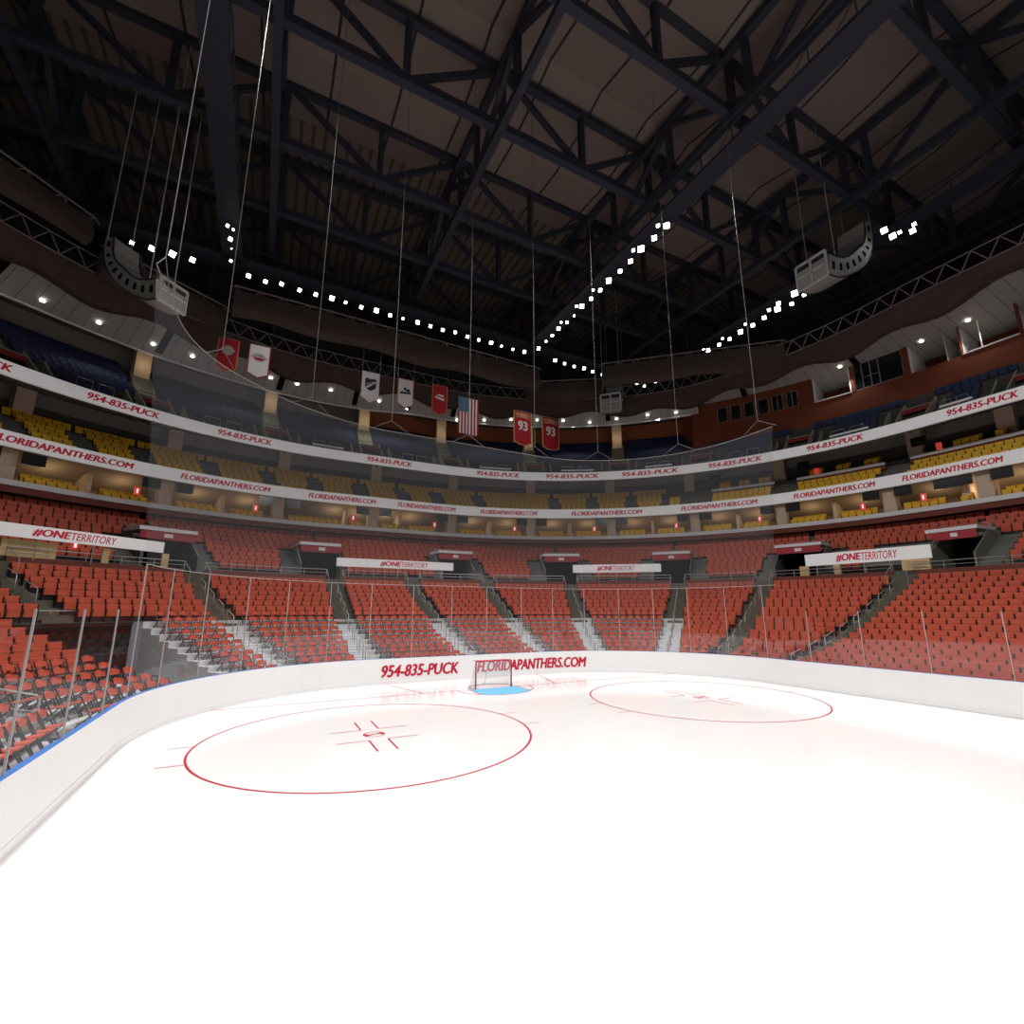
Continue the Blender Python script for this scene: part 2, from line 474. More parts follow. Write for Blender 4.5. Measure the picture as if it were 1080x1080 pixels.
# ------------------------------------------------------------------ lower bowl
BT = [1.13,1.26,1.47,1.64,1.85,2.06,2.33,2.57,2.86,3.16,3.47,3.80,4.14,4.49,4.85,5.2,5.57,5.95]
OF = [1.55+.85*i for i in range(18)]
FL = [b-.85 for b in BT]
AIS = [-40, -16.6, -11.3, -7.9, -4.62, 1.36, 5.78, 8.52, 11.9, 14.3, 17.5, 29.5, 40]
TS0, TS1 = -12.3, -9.75      # tunnel
def row_riser(m_, i, s0, s1, mi):
    o1 = OF[i]+.12; o0 = OF[i-1]+.12 if i else .16
    z = FL[i]; z1 = FL[i+1] if i < 17 else FL[i]
    m_.sweep([(o0,z),(o1,z),(o1,z1)], s0, s1, mi)
mb = MB()
for i in range(18):
    if i <= 10: segs = [(-SMAX,-20,1),(-20,TS0,0 if i<=3 else 1),(TS1,12.35,0),(12.35,SMAX,1)]
    else: segs = [(-SMAX,SMAX,1)]
    if i > 10: segs = [(-SMAX,SMAX,1)]
    for a, b, k in segs: row_riser(mb, i, a, b, k)
# front curb, end walls of the tunnel
for a, b, k in ((-SMAX,TS0,1),(TS1,12.35,0),(12.35,SMAX,1)): mb.sweep([(.16,0),(.16,FL[0])], a, b, k)
for sw, k in ((TS0,1),(TS1,0)):
    for i in range(11):
        o0 = OF[i-1]+.12 if i else .16; o1 = OF[i]+.12
        mb.quad(P(sw,o0,0), P(sw,o1,0), P(sw,o1,FL[i]), P(sw,o0,FL[i]), k)
# aisle half steps
for s_ in AIS[1:-1]:
    for i in range(1,18):
        if TS0 < s_ < TS1 and i < 12: continue
        o = OF[i-1]+.12; hw = .55*(RC/(RC+o)) if A < abs(s_) < A+ARC else .55
        z0_, z1_ = FL[i-1], (FL[i-1]+FL[i])/2
        k = 0 if (i <= 10 and -9.6 < s_ < 11.95) else 1
        mb.sweep([(o-.38,z0_),(o-.38,z1_),(o,z1_)], s_-hw, s_+hw, k)
struct('floor_lower_stand', mb, [M['white'], M['conc']])
mb = MB()
mb.sweep([(11.7-.5,0),(11.7-.5,2.75)], TS0, TS1, 0); cu = obj('tunnel_curtain', mb, M['curtain'])
tag(cu, 'dark plaid curtain closing the tunnel under the left stand', 'curtain')
mb = MB(); mb.sweep([(11.12,2.75),(11.12,3.0),(11.3,3.0)], TS0, TS1, 0); mb.sweep([(11.12,3.0),(11.7,3.0)], TS0, TS1, 0)
struct('trim_1', mb, M['conc'])
mb = MB(); mb.sweep([(.16,.002),(11.2,.002)], TS0, TS1, 0); struct('floor_tunnel', mb, M['concd'])
mb = MB()
mb.tube([P(a,11.2,3.5) for a in srange(TS0,TS1,.3)], .03, 6); mb.tube([P(a,11.2,3.22) for a in srange(TS0,TS1,.3)], .02, 6)
for k in range(6): a = TS0+(TS1-TS0)*k/5; mb.tube([P(a,11.2,3.0),P(a,11.2,3.5)], .025, 6)
tag(obj('platform_rail', mb, M['steel']), 'steel guard rail on the platform above the tunnel curtain', 'rail')
# black barrier rails in the tunnel
for k in range(3):
    mb = MB(); s_a = TS0+.12
    o0 = 2.6+k*2.0
    z0_ = .0; zt = 1.1+.18*k
    for zz in (.15, zt): mb.tube([P(s_a,o0,zz),P(s_a,o0+1.8,zz)], .025, 5)
    for j in range(8): mb.tube([P(s_a,o0+1.8*j/7,.02),P(s_a,o0+1.8*j/7,zt)], .018 if 0<j<7 else .028, 5)
    tag(obj('barrier_rail', mb, M['pipe']), '%s black barred barrier from the ice beside the tunnel chairs' % ordw[k], 'barrier', 'black barriers beside the tunnel')

# crosswalk, maroon upstand
mb = MB()
mb.sweep([(OF[17]+.12,FL[17]),(OF[17]+.12,6.0),(17.9,6.0)], -SMAX, SMAX, 0)
struct('floor_crosswalk', mb, M['conc'])
secs = [(AIS[i], AIS[i+1]) for i in range(len(AIS)-1)]
secname = ['far left block','block left of the tunnel','block above the tunnel','block right of the tunnel','block over the board phone number',
  'block directly behind the goal','block right of the goal','block under middle signboard','wedge block right of middle signboard',
  'block under right signboard','rightmost block','far right block']
for i, (a, b) in enumerate(secs):
    a_, b_ = max(a,-SMAX)+aw(a,16.4), min(b,SMAX)-aw(b,16.4)
    mb = MB(); mb.sweep([(16.3,5.3),(16.3,6.28),(16.5,6.28),(16.5,5.3)], a_, b_, 0, True)
    pt_ = thing('crosswalk_barrier', 'low maroon parapet with grey tube rail above ' + secname[i], 'barrier', (0,0,0), 0, 'maroon parapets of the crosswalk')
    obj('parapet', mb, M['maroon'], pt_)
    mb = MB(); st = srange(a_, b_, .4)
    mb.tube([P(t,16.42,6.78) for t in st], .028, 5); mb.tube([P(t,16.42,6.52) for t in st], .018, 5)
    n = max(2,int(abs(L(b_,16.4)-L(a_,16.4))/1.6))
    for k in range(n+1): t = Linv(L(a_,16.42)+(L(b_,16.42)-L(a_,16.42))*k/n,16.42); mb.tube([P(t,16.42,6.28),P(t,16.42,6.78)], .022, 5)
    for t in (a_, b_):
        mb.tube([P(t,15.2,5.3),P(t,15.2,6.1),P(t,16.42,6.78),P(t,16.42,6.28)], .024, 5)
    obj('guard_rail', mb, M['steel'], pt_)

# ------------------------------------------------------------------ upper red rows with vomitories
UO = [18.4+.85*i for i in range(10)]
UT = [7.30,7.73,8.15,8.60,9.05,9.52,9.98,10.45,10.95,11.45]
UF = [t-.85 for t in UT]
VOM = [(-24.5,1.3),(-18.9,1.3),(-15.0,.5),(-11.7,.52),(-8.24,.52),(-4.87,.52),(5.0,.5),(8.35,.54),(11.7,.52),(15.03,.52),(19.0,1.2),(25.8,1.3)]
VR = 5           # rows cut by the opening
def vsegs(lo, hi, rows_cut):
    segs = []; cur = lo
    for c, h in VOM:
        if rows_cut: segs.append((cur, c-h)); cur = c+h
    segs.append((cur, hi)); return segs
mb = MB()
for i in range(10):
    o0 = UO[i-1]+.12 if i else 17.75; o1 = UO[i]+.12; z = UF[i]; z1 = UF[i+1] if i < 9 else UF[i]+.5
    for a, b in (vsegs(-SMAX,SMAX,True) if i < VR else [(-SMAX,SMAX)]):
        mb.sweep([(o0, 6.0 if i == 0 else UF[i]),(o0,z),(o1,z),(o1,z1)], a, b, 0)
# flanking aisle half steps
for c, h in VOM:
    hw = aw(c, 20, .62)
    for sd in (-1,1):
        for i in range(1, VR+1):
            s_ = c+sd*(h+hw+.02); o = UO[i-1]+.12
            mb.sweep([(o-.4,UF[i-1]),(o-.4,(UF[i-1]+UF[i])/2),(o,(UF[i-1]+UF[i])/2)], s_-hw*.9, s_+hw*.9, 0)
struct('floor_upper_stand', mb, M['concd'])
vlab = ['far left','left edge','leftmost','second from left','above the curtained tunnel side','left of the left centre signboard','right of the left centre signboard',
        'left of the middle signboard','right of the middle signboard','left of the right signboard','right of the right signboard','far right']
for n_, (c, h) in enumerate(VOM):
    t = thing('stand_entrance', 'concrete stand entrance with white roof and red sign, ' + vlab[n_], 'entrance', (*P(c,19.2),6.0), 0, 'entrances opening through the upper red rows')
    ox, oy = P(c,19.2)
    def rel(m_): m_.v = [(x-ox,y-oy,z-6.0) for x,y,z in m_.v]; return m_
    oe = UO[VR-1]+.12
    for sd in (-1,1):
        m_ = MB(); s_ = c+sd*h; th = aw(c,20,.09)
        s0,s1 = sorted((s_, s_+sd*th))
        ins = [P(s0,17.9,6.0),P(s1,17.9,6.0),P(s1,oe,6.0),P(s0,oe,6.0),P(s0,17.9,7.25),P(s1,17.9,7.25),P(s1,oe,UF[VR]+.95),P(s0,oe,UF[VR]+.95)]
        m_.hexa(ins); obj('side_wall', rel(m_), M['concu' if abs(c)>17 else 'concd'], t)
        m_ = MB(); m_.tube([P(s0+th/2,17.9,7.3),P(s0+th/2,18.6,7.72),P(s0+th/2,oe,UF[VR]+1.1)], .03, 5); obj('hand_rail', rel(m_), M['steel'], t)
    m_ = MB(); m_.sweep([(oe,6.0),(oe,UF[VR]+.1)], c-h, c+h, 0); m_.sweep([(17.9,6.01),(oe,6.01)], c-h, c+h, 0); obj('dark_passage', rel(m_), M['black'], t)
    m_ = MB(); m_.sweep([(18.95,8.98),(18.95,9.22),(oe,9.30),(oe,9.05)], c-h-aw(c,20,.1), c+h+aw(c,20,.1), 0, True); obj('roof', rel(m_), M['ribbon'], t)
    m_ = MB(); m_.sweep([(19.0,8.40),(19.0,8.97),(19.1,8.97),(19.1,8.40)], c-h, c+h, 0, True); sg = obj('sign_band', rel(m_), M['entred'], t)
    m_ = MB(); m_.sweep([(18.985,8.56),(18.985,8.82)], c-h*.16, c+h*.16, 0); obj('section_number', rel(m_), M['ribbon'], sg)
    m_ = MB()
    zz = UF[VR]
    for sd in (-1,1):
        m_.tube([P(c+sd*h*.8,oe+.1,zz),P(c+sd*h*.8,oe+.1,zz+1.0)], .025, 5)
    m_.tube([P(c-h*.8,oe+.1,zz+1.0),P(c+h*.8,oe+.1,zz+1.0)], .025, 5); m_.tube([P(c-h*.8,oe+.1,zz+.5),P(c+h*.8,oe+.1,zz+.5)], .018, 5)
    obj('top_rail', rel(m_), M['steel'], t)

# signboards
SB = [(-13.0,-8.52,7.26,7.95,'leftmost, above the tunnel',(-10.85,-9.5)),(-4.57,4.71,7.11,7.81,'left of centre',(-1.3,2.9)),(8.63,11.41,7.12,7.87,'in the middle',(9.42,10.6)),(15.34,18.43,7.05,7.97,'on the right above wooden boxes',(16.1,17.4))]
for s0, s1, z0_, z1_, wl, (ta, tb) in SB:
    a, b = Vector(P(s0,16.8)), Vector(P(s1,16.8)); d = (b-a); ln = d.length; d.normalize(); nn = Vector((-d.y,d.x))
    t = thing('signboard', 'long white signboard with red slogan lettering, ' + wl, 'sign', (*((a+b)/2),6.0), 0, 'long signboards over the crosswalk')
    rx, ry = (a+b)/2
    m_ = MB(); zc = 0
    if s0 < -12:
        s0c = -11.6
    pts = []
    for q_, yy in ((a,0),(b,0),(b,.12),(a,.12)):
        v = q_ + nn*yy; pts.append((v.x-rx, v.y-ry, z0_-6))
    m_.hexa(pts+[(x,y,z1_-6) for x,y,_ in pts]); bo = obj('sign_panel', m_, M['ledw'], t)
    def onb(x, y, k_=0, ta=ta, tb=tb):
        pa, pb = Vector(P(ta,16.8)), Vector(P(tb,16.8))
        u0, u1 = (pa-a).dot(d), (pb-a).dot(d)
        w = a + d*(u0+(u1-u0)*x) - nn*(.012+.003*k_)
        return (w.x-rx, w.y-ry, z0_-6+(z1_-z0_)*(.2+.62*y))
    m1 = text_ring('#ONE', 0,0,0,0,0,.03,.2, fn=lambda x,y,k: onb(x*.42,y,k))
    text_ring('TERRITORY', 0,0,0,0,0,0.008,.2, fn=lambda x,y,k: onb(.43+x*.57,y,k), mb=m1)
    obj('lettering', m1, M['ledr'], t)
    m_ = MB()
    for k in range(5):
        v = a + d*ln*(k+.5)/5 + nn*.08; m_.bar((v.x-rx,v.y-ry,.1),(v.x-rx,v.y-ry,z0_-6), .05)
    obj('support_post', m_, M['steel'], t)
def wood_box(s0, s1, z0_, z1_, lab, panel=True):
    m_ = MB(); m_.sweep([(16.6,z0_),(16.6,z1_),(16.75,z1_),(16.75,z0_)], s0, s1, 0, True)
    t = obj('wooden_box', m_, M['wood']); tag(t, lab, 'box', 'blond wooden boxes under the signboards')
    if panel:
        for k in range(3):
            m_ = MB(); zc = z0_+(z1_-z0_)*(.25+.25*k); m_.sweep([(16.57,zc-.03),(16.57,zc+.03),(16.6,zc+.03),(16.6,zc-.03)], s0+(s1-s0)*.1, s1-(s1-s0)*.3, 0, True); obj('panel_moulding', m_, M['beige2'], t)
wood_box(-11.15,-10.35,6.3,7.2,'blond wooden box under the left end of the leftmost signboard')
wood_box(-9.62,-9.5,6.2,7.2,'blond wooden post under the middle of the leftmost signboard',False)
wood_box(-8.55,-8.42,6.2,7.2,'blond wooden post under the right end of the leftmost signboard',False)
wood_box(15.2,15.42,6.25,7.05,'blond wooden post under the left end of the right signboard',False)
wood_box(16.0,16.14,6.25,7.05,'blond wooden post under the lettering of the right signboard',False)
wood_box(17.45,18.35,6.3,7.05,'blond panelled wooden box under the right end of the right signboard')

m_ = block(-10.08,16.62,16.7,.36,7.0,7.4); t = obj('lit_sign', m_, M['signlit']); tag(t, 'small glowing red sign box in front of the leftmost signboard lettering', 'sign')
m_ = block(-10.08,16.59,16.615,.12,7.08,7.32); obj('white_mark', m_, M['signwh'], t)

# ------------------------------------------------------------------ suite level
mb = MB(); mb.sweep([(24.15,11.45),(24.15,11.82),(24.5,11.82),(24.5,11.45)], -SMAX, SMAX, 0, True)
bl_ = tag(obj('balcony_ledge', mb, M['ribbon']), 'white ledge over maroon fascia along the front of the lower suites', 'ledge')
mb = MB(); mb.sweep([(24.25,11.0),(24.25,11.45),(24.4,11.45),(24.4,11.0)], -SMAX, SMAX, 0, True)
obj('ledge_fascia', mb, M['maroon'], bl_)
mb = MB(); mb.sweep([(24.4,11.47),(25.5,11.47),(25.5,11.84),(26.4,11.84),(29,11.84)], -SMAX, SMAX, 0); struct('floor_suite', mb, M['concd'])
mb = MB(); mb.sweep([(29,11.5),(29,13.0),(26.2,14.0),(24.6,14.0)], -SMAX, SMAX, 0); struct('wall_suite', mb, M['beige2'])
# lower stand back closure
mb = MB(); mb.sweep([(UO[9]+.12,UF[9]),(UO[9]+.12,11.05),(24.4,11.05)], -SMAX, SMAX, 0); struct('ceiling_lower_stand', mb, M['darkgrey'])
COLS = [-24.5,-19.5,-15.0,-12.6,-10.3,-7.93,-5.7,-.59,5.32,7.66,10.01,12.3,14.4,16.6,19.2,25.5]
for i, s_ in enumerate(COLS):
    o = obj('suite_column', block(s_,25.2,26.2,.95,11.1,14.0), M['pink']); tag(o, '%s plaster column from left under the website ribbon' % (ordw[i] if i<12 else ['thirteenth','fourteenth','fifteenth','sixteenth'][i-12]), 'column', 'columns of the suite level')
    for sd in (-1,1):
        c = s_+sd*aw(s_,25,1.15)
        m_ = block(c,24.75,24.85,1.25,13.15,13.95)
        tag(obj('monitor', m_, M['glassd']), 'dark monitor %s of suite column number %d under ribbon' % ('left' if sd<0 else 'right', i+1), 'monitor', 'monitors hanging under the lower ribbon')
    if i+1 < len(COLS):
        mid = (s_+COLS[i+1])/2
        m_ = block(mid,25.9,29,.3,11.5,13.7)
        tag(obj('partition_wall', m_, M['beige']), 'lit beige partition between suite columns %d and %d' % (i+1,i+2), 'partition', 'partitions between the suites')
    if i < len(COLS)-1:
        c = s_-aw(s_,26,2.0)
        m_ = block(c,25.05,25.13,.38,12.45,13.1); t = obj('lit_sign', m_, M['signlit'])
        tag(t, 'small glowing red sign left of suite column %d' % (i+1), 'sign', 'glowing signs in the suites')
        m_ = block(c,25.02,25.045,.10,12.6,12.95); obj('white_mark', m_, M['signwh'], t)

# ------------------------------------------------------------------ ribbons
mb = MB(); mb.sweep([(24.4,14.0),(24.4,15.0),(24.65,15.0),(24.65,14.0)], -SMAX, SMAX, 0, True)
rb = obj('ribbon_board', mb, M['ledw']); tag(rb, 'lower white ribbon board with red website lettering', 'ribbon board')
for a, b in [(-16.6,-14.6),(-13.7,-11.8),(-10.62,-8.60),(-7.76,-5.96),(-5.08,-.56),(1.74,5.38),(6.12,7.82),(8.85,10.90),(11.98,13.92),(14.76,16.45),(16.95,20.7),(23.5,28)]:
    obj('lettering', text_ring('FLORIDAPANTHERS.COM', a, b, 24.385, 14.27, 14.73, .034), M['ledr'], rb)
mb = MB(); mb.sweep([(22.8,18.05),(22.8,18.95),(23.05,18.95),(23.05,18.05)], -SMAX, SMAX, 0, True)
rb = obj('ribbon_board', mb, M['ledw']); tag(rb, 'upper white ribbon board with red phone number lettering', 'ribbon board')
for a, b in [(-14.6,-13.3),(-12.0,-10.72),(-9.63,-8.42),(-7.28,-6.12),(-1.95,2.6),(5.9,7.22),(8.05,9.67),(10.38,12.0),(12.84,14.2),(15.28,16.48),(18.65,22.6),(26,30)]:
    obj('lettering', text_ring('954-835-PUCK', a, b, 22.785, 18.27, 18.75, .036), M['ledr'], rb)

# ------------------------------------------------------------------ yellow tier
YO = [25.3+.85*i for i in range(6)]; YT = [15.30+.56*i for i in range(6)]; YF = [t-.85 for t in YT]
YA = [-24,-19.5,-17,-14.6,-12.4,-10.2,-9.25,-8.3,-7.1,-5.9,-4.9,-1.8,2.8,5.0,6.2,8.4,9.5,10.6,11.6]
YCOL = [-24.5,-19.5,-15.0,-12.4,-9.91,-7.65,-5.51,.35,5.59,7.8,10.04,12.15,14.28,16.89,19.8,25.5]
mb = MB()
mb.sweep([(24.65,14.0),(24.65,14.45)], -SMAX, SMAX, 0)
for i in range(6):
    o0 = YO[i-1]+.12 if i else 24.6; z1 = YF[i+1] if i<5 else YF[i]+.3
    mb.sweep([(o0,YF[i]),(YO[i]+.12,YF[i]),(YO[i]+.12,z1)], -SMAX, SMAX, 0)
mb.sweep([(YO[5]+.12,YF[5]+.3),(31.2,YF[5]+.3)], -SMAX, SMAX, 0)
for s_ in YA:
    h = aw(s_,27,.6)
    for i in range(1,6):
        o = YO[i-1]+.12; mb.sweep([(o-.4,YF[i-1]),(o-.4,YF[i-1]+.28),(o,YF[i-1]+.28)], s_-h, s_+h, 0)
struct('floor_yellow_stand', mb, M['concd'])
mb = MB(); mb.sweep([(31.2,YF[5]+.3),(31.2,20.4),(23.05,18.1)], -SMAX, SMAX, 0); struct('ceiling_yellow_stand', mb, M['soff'])
mb = MB(); mb.sweep([(31.0,YF[5]+.3),(31.0,19.2)], -SMAX, SMAX, 0); struct('wall_yellow_stand', mb, M['darkgrey'])
ordx = ordw + ['thirteenth','fourteenth','fifteenth','sixteenth','seventeenth','eighteenth','nineteenth','twentieth']
for i, s_ in enumerate(YCOL):
    o = obj('stand_column', block(s_,29.75,30.6,1.15,16.6,20.2), M['pink']); tag(o, '%s plaster column from left between the two ribbons' % ordx[i], 'column', 'columns of the yellow level')
# ledge on the right hand side boxes
for k, (a, b) in enumerate(((12.75,14.25),(14.75,16.5),(16.95,22.3),(22.9,SMAX))):
    m_ = MB(); m_.sweep([(27.1,16.72),(27.1,16.98),(27.4,16.98),(27.4,16.72)], a, b, 0, True)
    t = obj('balcony_ledge', m_, M['ribbon']); tag(t, 'white box ledge among the yellow seats at right, %s from left' % ordw[k], 'ledge', 'white ledges of the right boxes')
    m_ = MB(); m_.sweep([(27.15,16.25),(27.15,16.72),(27.35,16.72),(27.35,16.25)], a, b, 0, True); obj('ledge_fascia', m_, M['maroon'], t)
    c = (a+ (b if b<30 else 27))/2
for k, s_ in enumerate((12.85,14.9,17.1,22.9)):
    m_ = block(s_,27.6,27.7,1.1,17.9,18.7)
    tag(obj('monitor', m_, M['glassd']), 'dark monitor over the %s right hand box from left' % ordw[k], 'monitor', 'monitors over the right boxes')
for k, s_ in enumerate((15.15,17.4)):
    m_ = block(s_,27.75,27.82,.4,17.15,17.8); tag(obj('lit_sign', m_, M['signlit']), 'small glowing red sign in the %s right hand box' % ordw[k], 'sign', 'glowing signs in the right boxes')

# ------------------------------------------------------------------ upper deck
BO = [24.9+.8*i for i in range(11)]
BTt = [20.05+.60*i for i in range(11)]; BF = [t-.85 for t in BTt]
UC = [-24.5,-19.5,-15.0,-12.9,-10.6,-8.36,-5.92,-1.35,5.23,7.75,10.3,12.6,15.0,17.35,23.0]
def bl_rows(s_): return 11 if s_ < 12.4 else 4
mb = MB()
mb.sweep([(23.05,18.95),(23.05,18.9),(24.3,18.9)], -SMAX, SMAX, 0)
for i in range(11):
    o0 = BO[i-1]+.1 if i else 24.2; z1 = BF[i+1] if i<10 else BF[i]+.4
    b = 12.3
    mb.sweep([(o0,18.9 if i==0 else BF[i]),(o0,BF[i]),(BO[i]+.1,BF[i]),(BO[i]+.1,z1)], -SMAX, b, 0)
mb.sweep([(BO[10]+.1,BF[10]+.4),(34,BF[10]+.4)], -SMAX, 12.3, 0)
for i in range(4): mb.sweep([(24.2 if i==0 else 24.4+.6*i,18.9 if i==0 else 19.2+.72*i),(24.4+.6*i,19.2+.72*i),(25.0+.6*i,19.2+.72*i),(25.0+.6*i,19.92+.72*i)], 12.3, SMAX, 0)
struct('floor_upper_deck', mb, M['darkgrey'])
mb = MB(); mb.sweep([(33.6,25.4),(33.6,28.4)], -1.4, 12.5, 0); struct('wall_back', mb, M['bricklit'])
mb = MB(); mb.sweep([(33.6,25.4),(33.6,28.4)], -SMAX, -1.4, 0); struct('wall_back_left', mb, M['soff'])
def wl(s_):
    pts = [(-60,29.0),(-5,28.8),(-1.5,28.4),(4,27.2),(12,26.6),(60,26.6)]
    for (a, va), (b, vb) in zip(pts[:-1], pts[1:]):
        if a <= s_ <= b: return va+(vb-va)*(s_-a)/(b-a)
    return 26.6
mb = MB(); mb.sweep([(0,26.1),(4.9,27.9)], -SMAX, 12.5, 0, offn=wl); struct('ceiling_soffit', mb, M['soff'])
mb = MB()
tfo = lambda s_: 0 if s_ < 12 else -min((s_-12)*.45,2.6)
ss = srange(-SMAX, 12.6)
for a, b in zip(ss[:-1], ss[1:]):
    wa, wb, la, lb = wl(a), wl(b), L(a,28), L(b,28)
    mb.quad(P(a,wa,26.1),P(b,wb,26.1),P(b,25.2,27.75),P(a,25.2,27.75), uv=[(la,0),(lb,0),(lb,1),(la,1)])
ss = srange(12.6, SMAX)
for a, b in zip(ss[:-1], ss[1:]):
    la, lb = L(a,28), L(b,28)
    mb.quad(P(a,33,26.2),P(b,33,26.2),P(b,25.3+tfo(b),27.6),P(a,25.3+tfo(a),27.6), uv=[(la,0),(lb,0),(lb,1),(la,1)])
struct('ceiling', mb, M['ceil'])
mb = MB(); mb.sweep([(-.06,26.0),(-.06,26.2),(.1,26.2),(.1,26.0)], -SMAX, 12.4, 0, True, offn=wl)
tag(obj('edge_trim', mb, M['trimw']), 'thin white edge trim along the ceiling above the blue seats', 'trim')
for i, s_ in enumerate((-24,-18,-12,-10.78,-8.25,-5.85,-2.9,2.9,5.35,7.3,10.05,13.8,16.3)):
    m_ = MB(); h = aw(s_,26,.28)
    W_ = wl(s_)
    zc = (lambda o: 26.07+1.65*(W_-o)/(W_-25.2)) if s_ < 12.5 else (lambda o: 26.17+1.4*(33-o)/(7.7-tfo(s_)))
    o1, o2 = (W_-.4, 25.4) if s_ < 12.5 else (29.5, 25.6+tfo(s_))
    m_.hexa([P(s_-h,o2,zc(o2)-.04),P(s_+h,o2,zc(o2)-.04),P(s_+h,o1,zc(o1)-.04),P(s_-h,o1,zc(o1)-.04),P(s_-h,o2,zc(o2)),P(s_+h,o2,zc(o2)),P(s_+h,o1,zc(o1)),P(s_-h,o1,zc(o1))])
    tag(obj('ceiling_slot', m_, M['black']), '%s dark slot from left across the pale sloped ceiling' % ordx[i], 'ceiling slot', 'dark slots in the sloped ceiling')
DLS = [(-15,27.7),(-13.5,27.7),(-12.2,27.8),(-11,27.9),(-10.1,27.9),(-9.3,27.7),(-8.4,27.7),(-7.7,27.5),(-6.1,27.2),(-5.5,27.1),(-4.7,26.9),(-.4,26.9),(2.8,26.9),(5.5,26.9),(6.3,26.6),(7.1,26.3),(7.9,26.2),(8.7,26.2),(9.5,26.4),(10.3,26.2),(11.2,26.1),(12.0,26.2),(16.0,26.3),(17.5,26.9),(19.8,26.6),(24,26.8)]
dm = None
for i, (s_, o_) in enumerate(DLS):
    if s_ < 12.5:
        w = wl(s_); z = 26.1+1.65*(w-o_)/(w-25.2)
    else: z = 26.2+1.4*(33-o_)/(7.7-tfo(s_))
    if dm is None:
        q = MB(); n = 12
        ringp = [(.16*math.cos(2*PI*k/n), .16*math.sin(2*PI*k/n), -.03) for k in range(n)]
        q.poly(ringp[::-1]); dmh = MB()
        for k in range(n):
            a_, b_ = 2*PI*k/n, 2*PI*(k+1)/n
            dmh.quad((.16*math.cos(a_),.16*math.sin(a_),-.04),(.22*math.cos(a_),.22*math.sin(a_),-.04),(.22*math.cos(b_),.22*math.sin(b_),.06),(.16*math.cos(b_),.16*math.sin(b_),.06))
        t = thing('downlight', 'x', 'downlight', (*P(s_,o_),z-.07), 0, 'round downlights in the sloped ceiling')
        obj('lens', q, M['dlw'], t); obj('trim_ring', dmh, M['trimw'], t); dm = t
    else: t = dup(dm, (*P(s_,o_),z-.07), 0, 'x')
    t['label'] = 'small round downlight in pale sloped ceiling, number %d from left' % (i+1)
# upper columns and entrances
for i, s_ in enumerate(UC):
    if s_ < 12.4:
        o = obj('stand_column', block(s_,30.2,31.2,1.2,23.9,27.3), M['beige']); tag(o, '%s cream column from left rising between the blue seat blocks' % ordx[i], 'column', 'cream columns of the upper deck')
        m_ = block(s_,26.6,30.6,1.5,20.4,20.5,23.2,24.6)
        tag(obj('stair_block', m_, M['concu']), 'pale concrete stair block below cream column %d' % (i+1), 'stairs', 'stair blocks of the upper deck')
    t = thing('stand_entrance', 'small upper deck entrance with red band and concrete fins, number %d from left' % (i+1), 'entrance', (*P(s_,25),18.9), 0, 'entrances of the upper deck')
    ox, oy = P(s_,25)
    def rel2(m_): m_.v = [(x-ox,y-oy,z-18.9) for x,y,z in m_.v]; return m_
    hh = aw(s_,25,1.0)
    for sd in (-1,1):
        th = aw(s_,25,.12); a_, b_ = sorted((s_+sd*hh, s_+sd*(hh+th)))
        m_ = MB(); m_.hexa([P(a_,23.5,18.9),P(b_,23.5,18.9),P(b_,26.8,18.9),P(a_,26.8,18.9),P(a_,23.5,19.3),P(b_,23.5,19.3),P(b_,26.2,21.4),P(a_,26.2,21.4)])
        obj('side_fin', rel2(m_), M['concu'], t)
        a_, b_ = sorted((s_+sd*hh*1.9, s_+sd*(hh*1.9+th)))
        m_ = MB(); m_.hexa([P(a_,23.5,18.9),P(b_,23.5,18.9),P(b_,25.6,18.9),P(a_,25.6,18.9),P(a_,23.5,19.2),P(b_,23.5,19.2),P(b_,25.3,20.8),P(a_,25.3,20.8)])
        obj('stair_fin', rel2(m_), M['concu'], t)
    m_ = MB(); m_.sweep([(25.0,20.15),(25.0,20.5),(25.3,20.5),(25.3,20.15)], s_-hh, s_+hh, 0, True); obj('red_band', rel2(m_), M['upred'], t)
    m_ = MB(); m_.sweep([(24.95,20.51),(24.95,20.62),(26.4,20.64),(26.4,20.51)], s_-hh*1.05, s_+hh*1.05, 0, True); obj('roof', rel2(m_), M['concu'], t)
    m_ = MB(); m_.sweep([(25.2,18.9),(25.2,20.2)], s_-hh, s_+hh, 0); obj('dark_passage', rel2(m_), M['black'], t)
# front rails on the upper deck
for i, (a, b) in enumerate(zip(UC[:-1], UC[1:])):
    a_, b_ = a+aw(a,23.5,2.9), b-aw(b,23.5,2.9)
    if b_-a_ < .2: continue
    m_ = MB(); la, lb = L(a_,23.2), L(b_,23.2); n = max(2,int((lb-la)/2.2))
    for k in range(n):
        q0, q1 = Linv(la+(lb-la)*(k+.08)/n,23.2), Linv(la+(lb-la)*(k+.78)/n,23.2)
        m_.tube([P(q0,23.2,18.95),P(q0,23.2,19.75),P(q1,23.2,19.75),P(q1,23.2,18.95)], .022, 4)
    tag(obj('front_rail', m_, M['steel']), 'row of looped tube rails on upper deck edge between entrances %d and %d' % (i+1,i+2), 'rail', 'front rails of the upper deck')
    if i in (6,8,9,10,12,13):
        m_ = MB(); m_.sweep([(23.15,19.25),(23.15,19.4),(23.35,19.4),(23.35,19.25)], a_, b_, 0, True)
        tag(obj('drink_ledge', m_, M['trimw']), 'white narrow ledge on the upper deck edge between entrances %d and %d' % (i+1,i+2), 'ledge', 'white ledges on the upper deck edge')

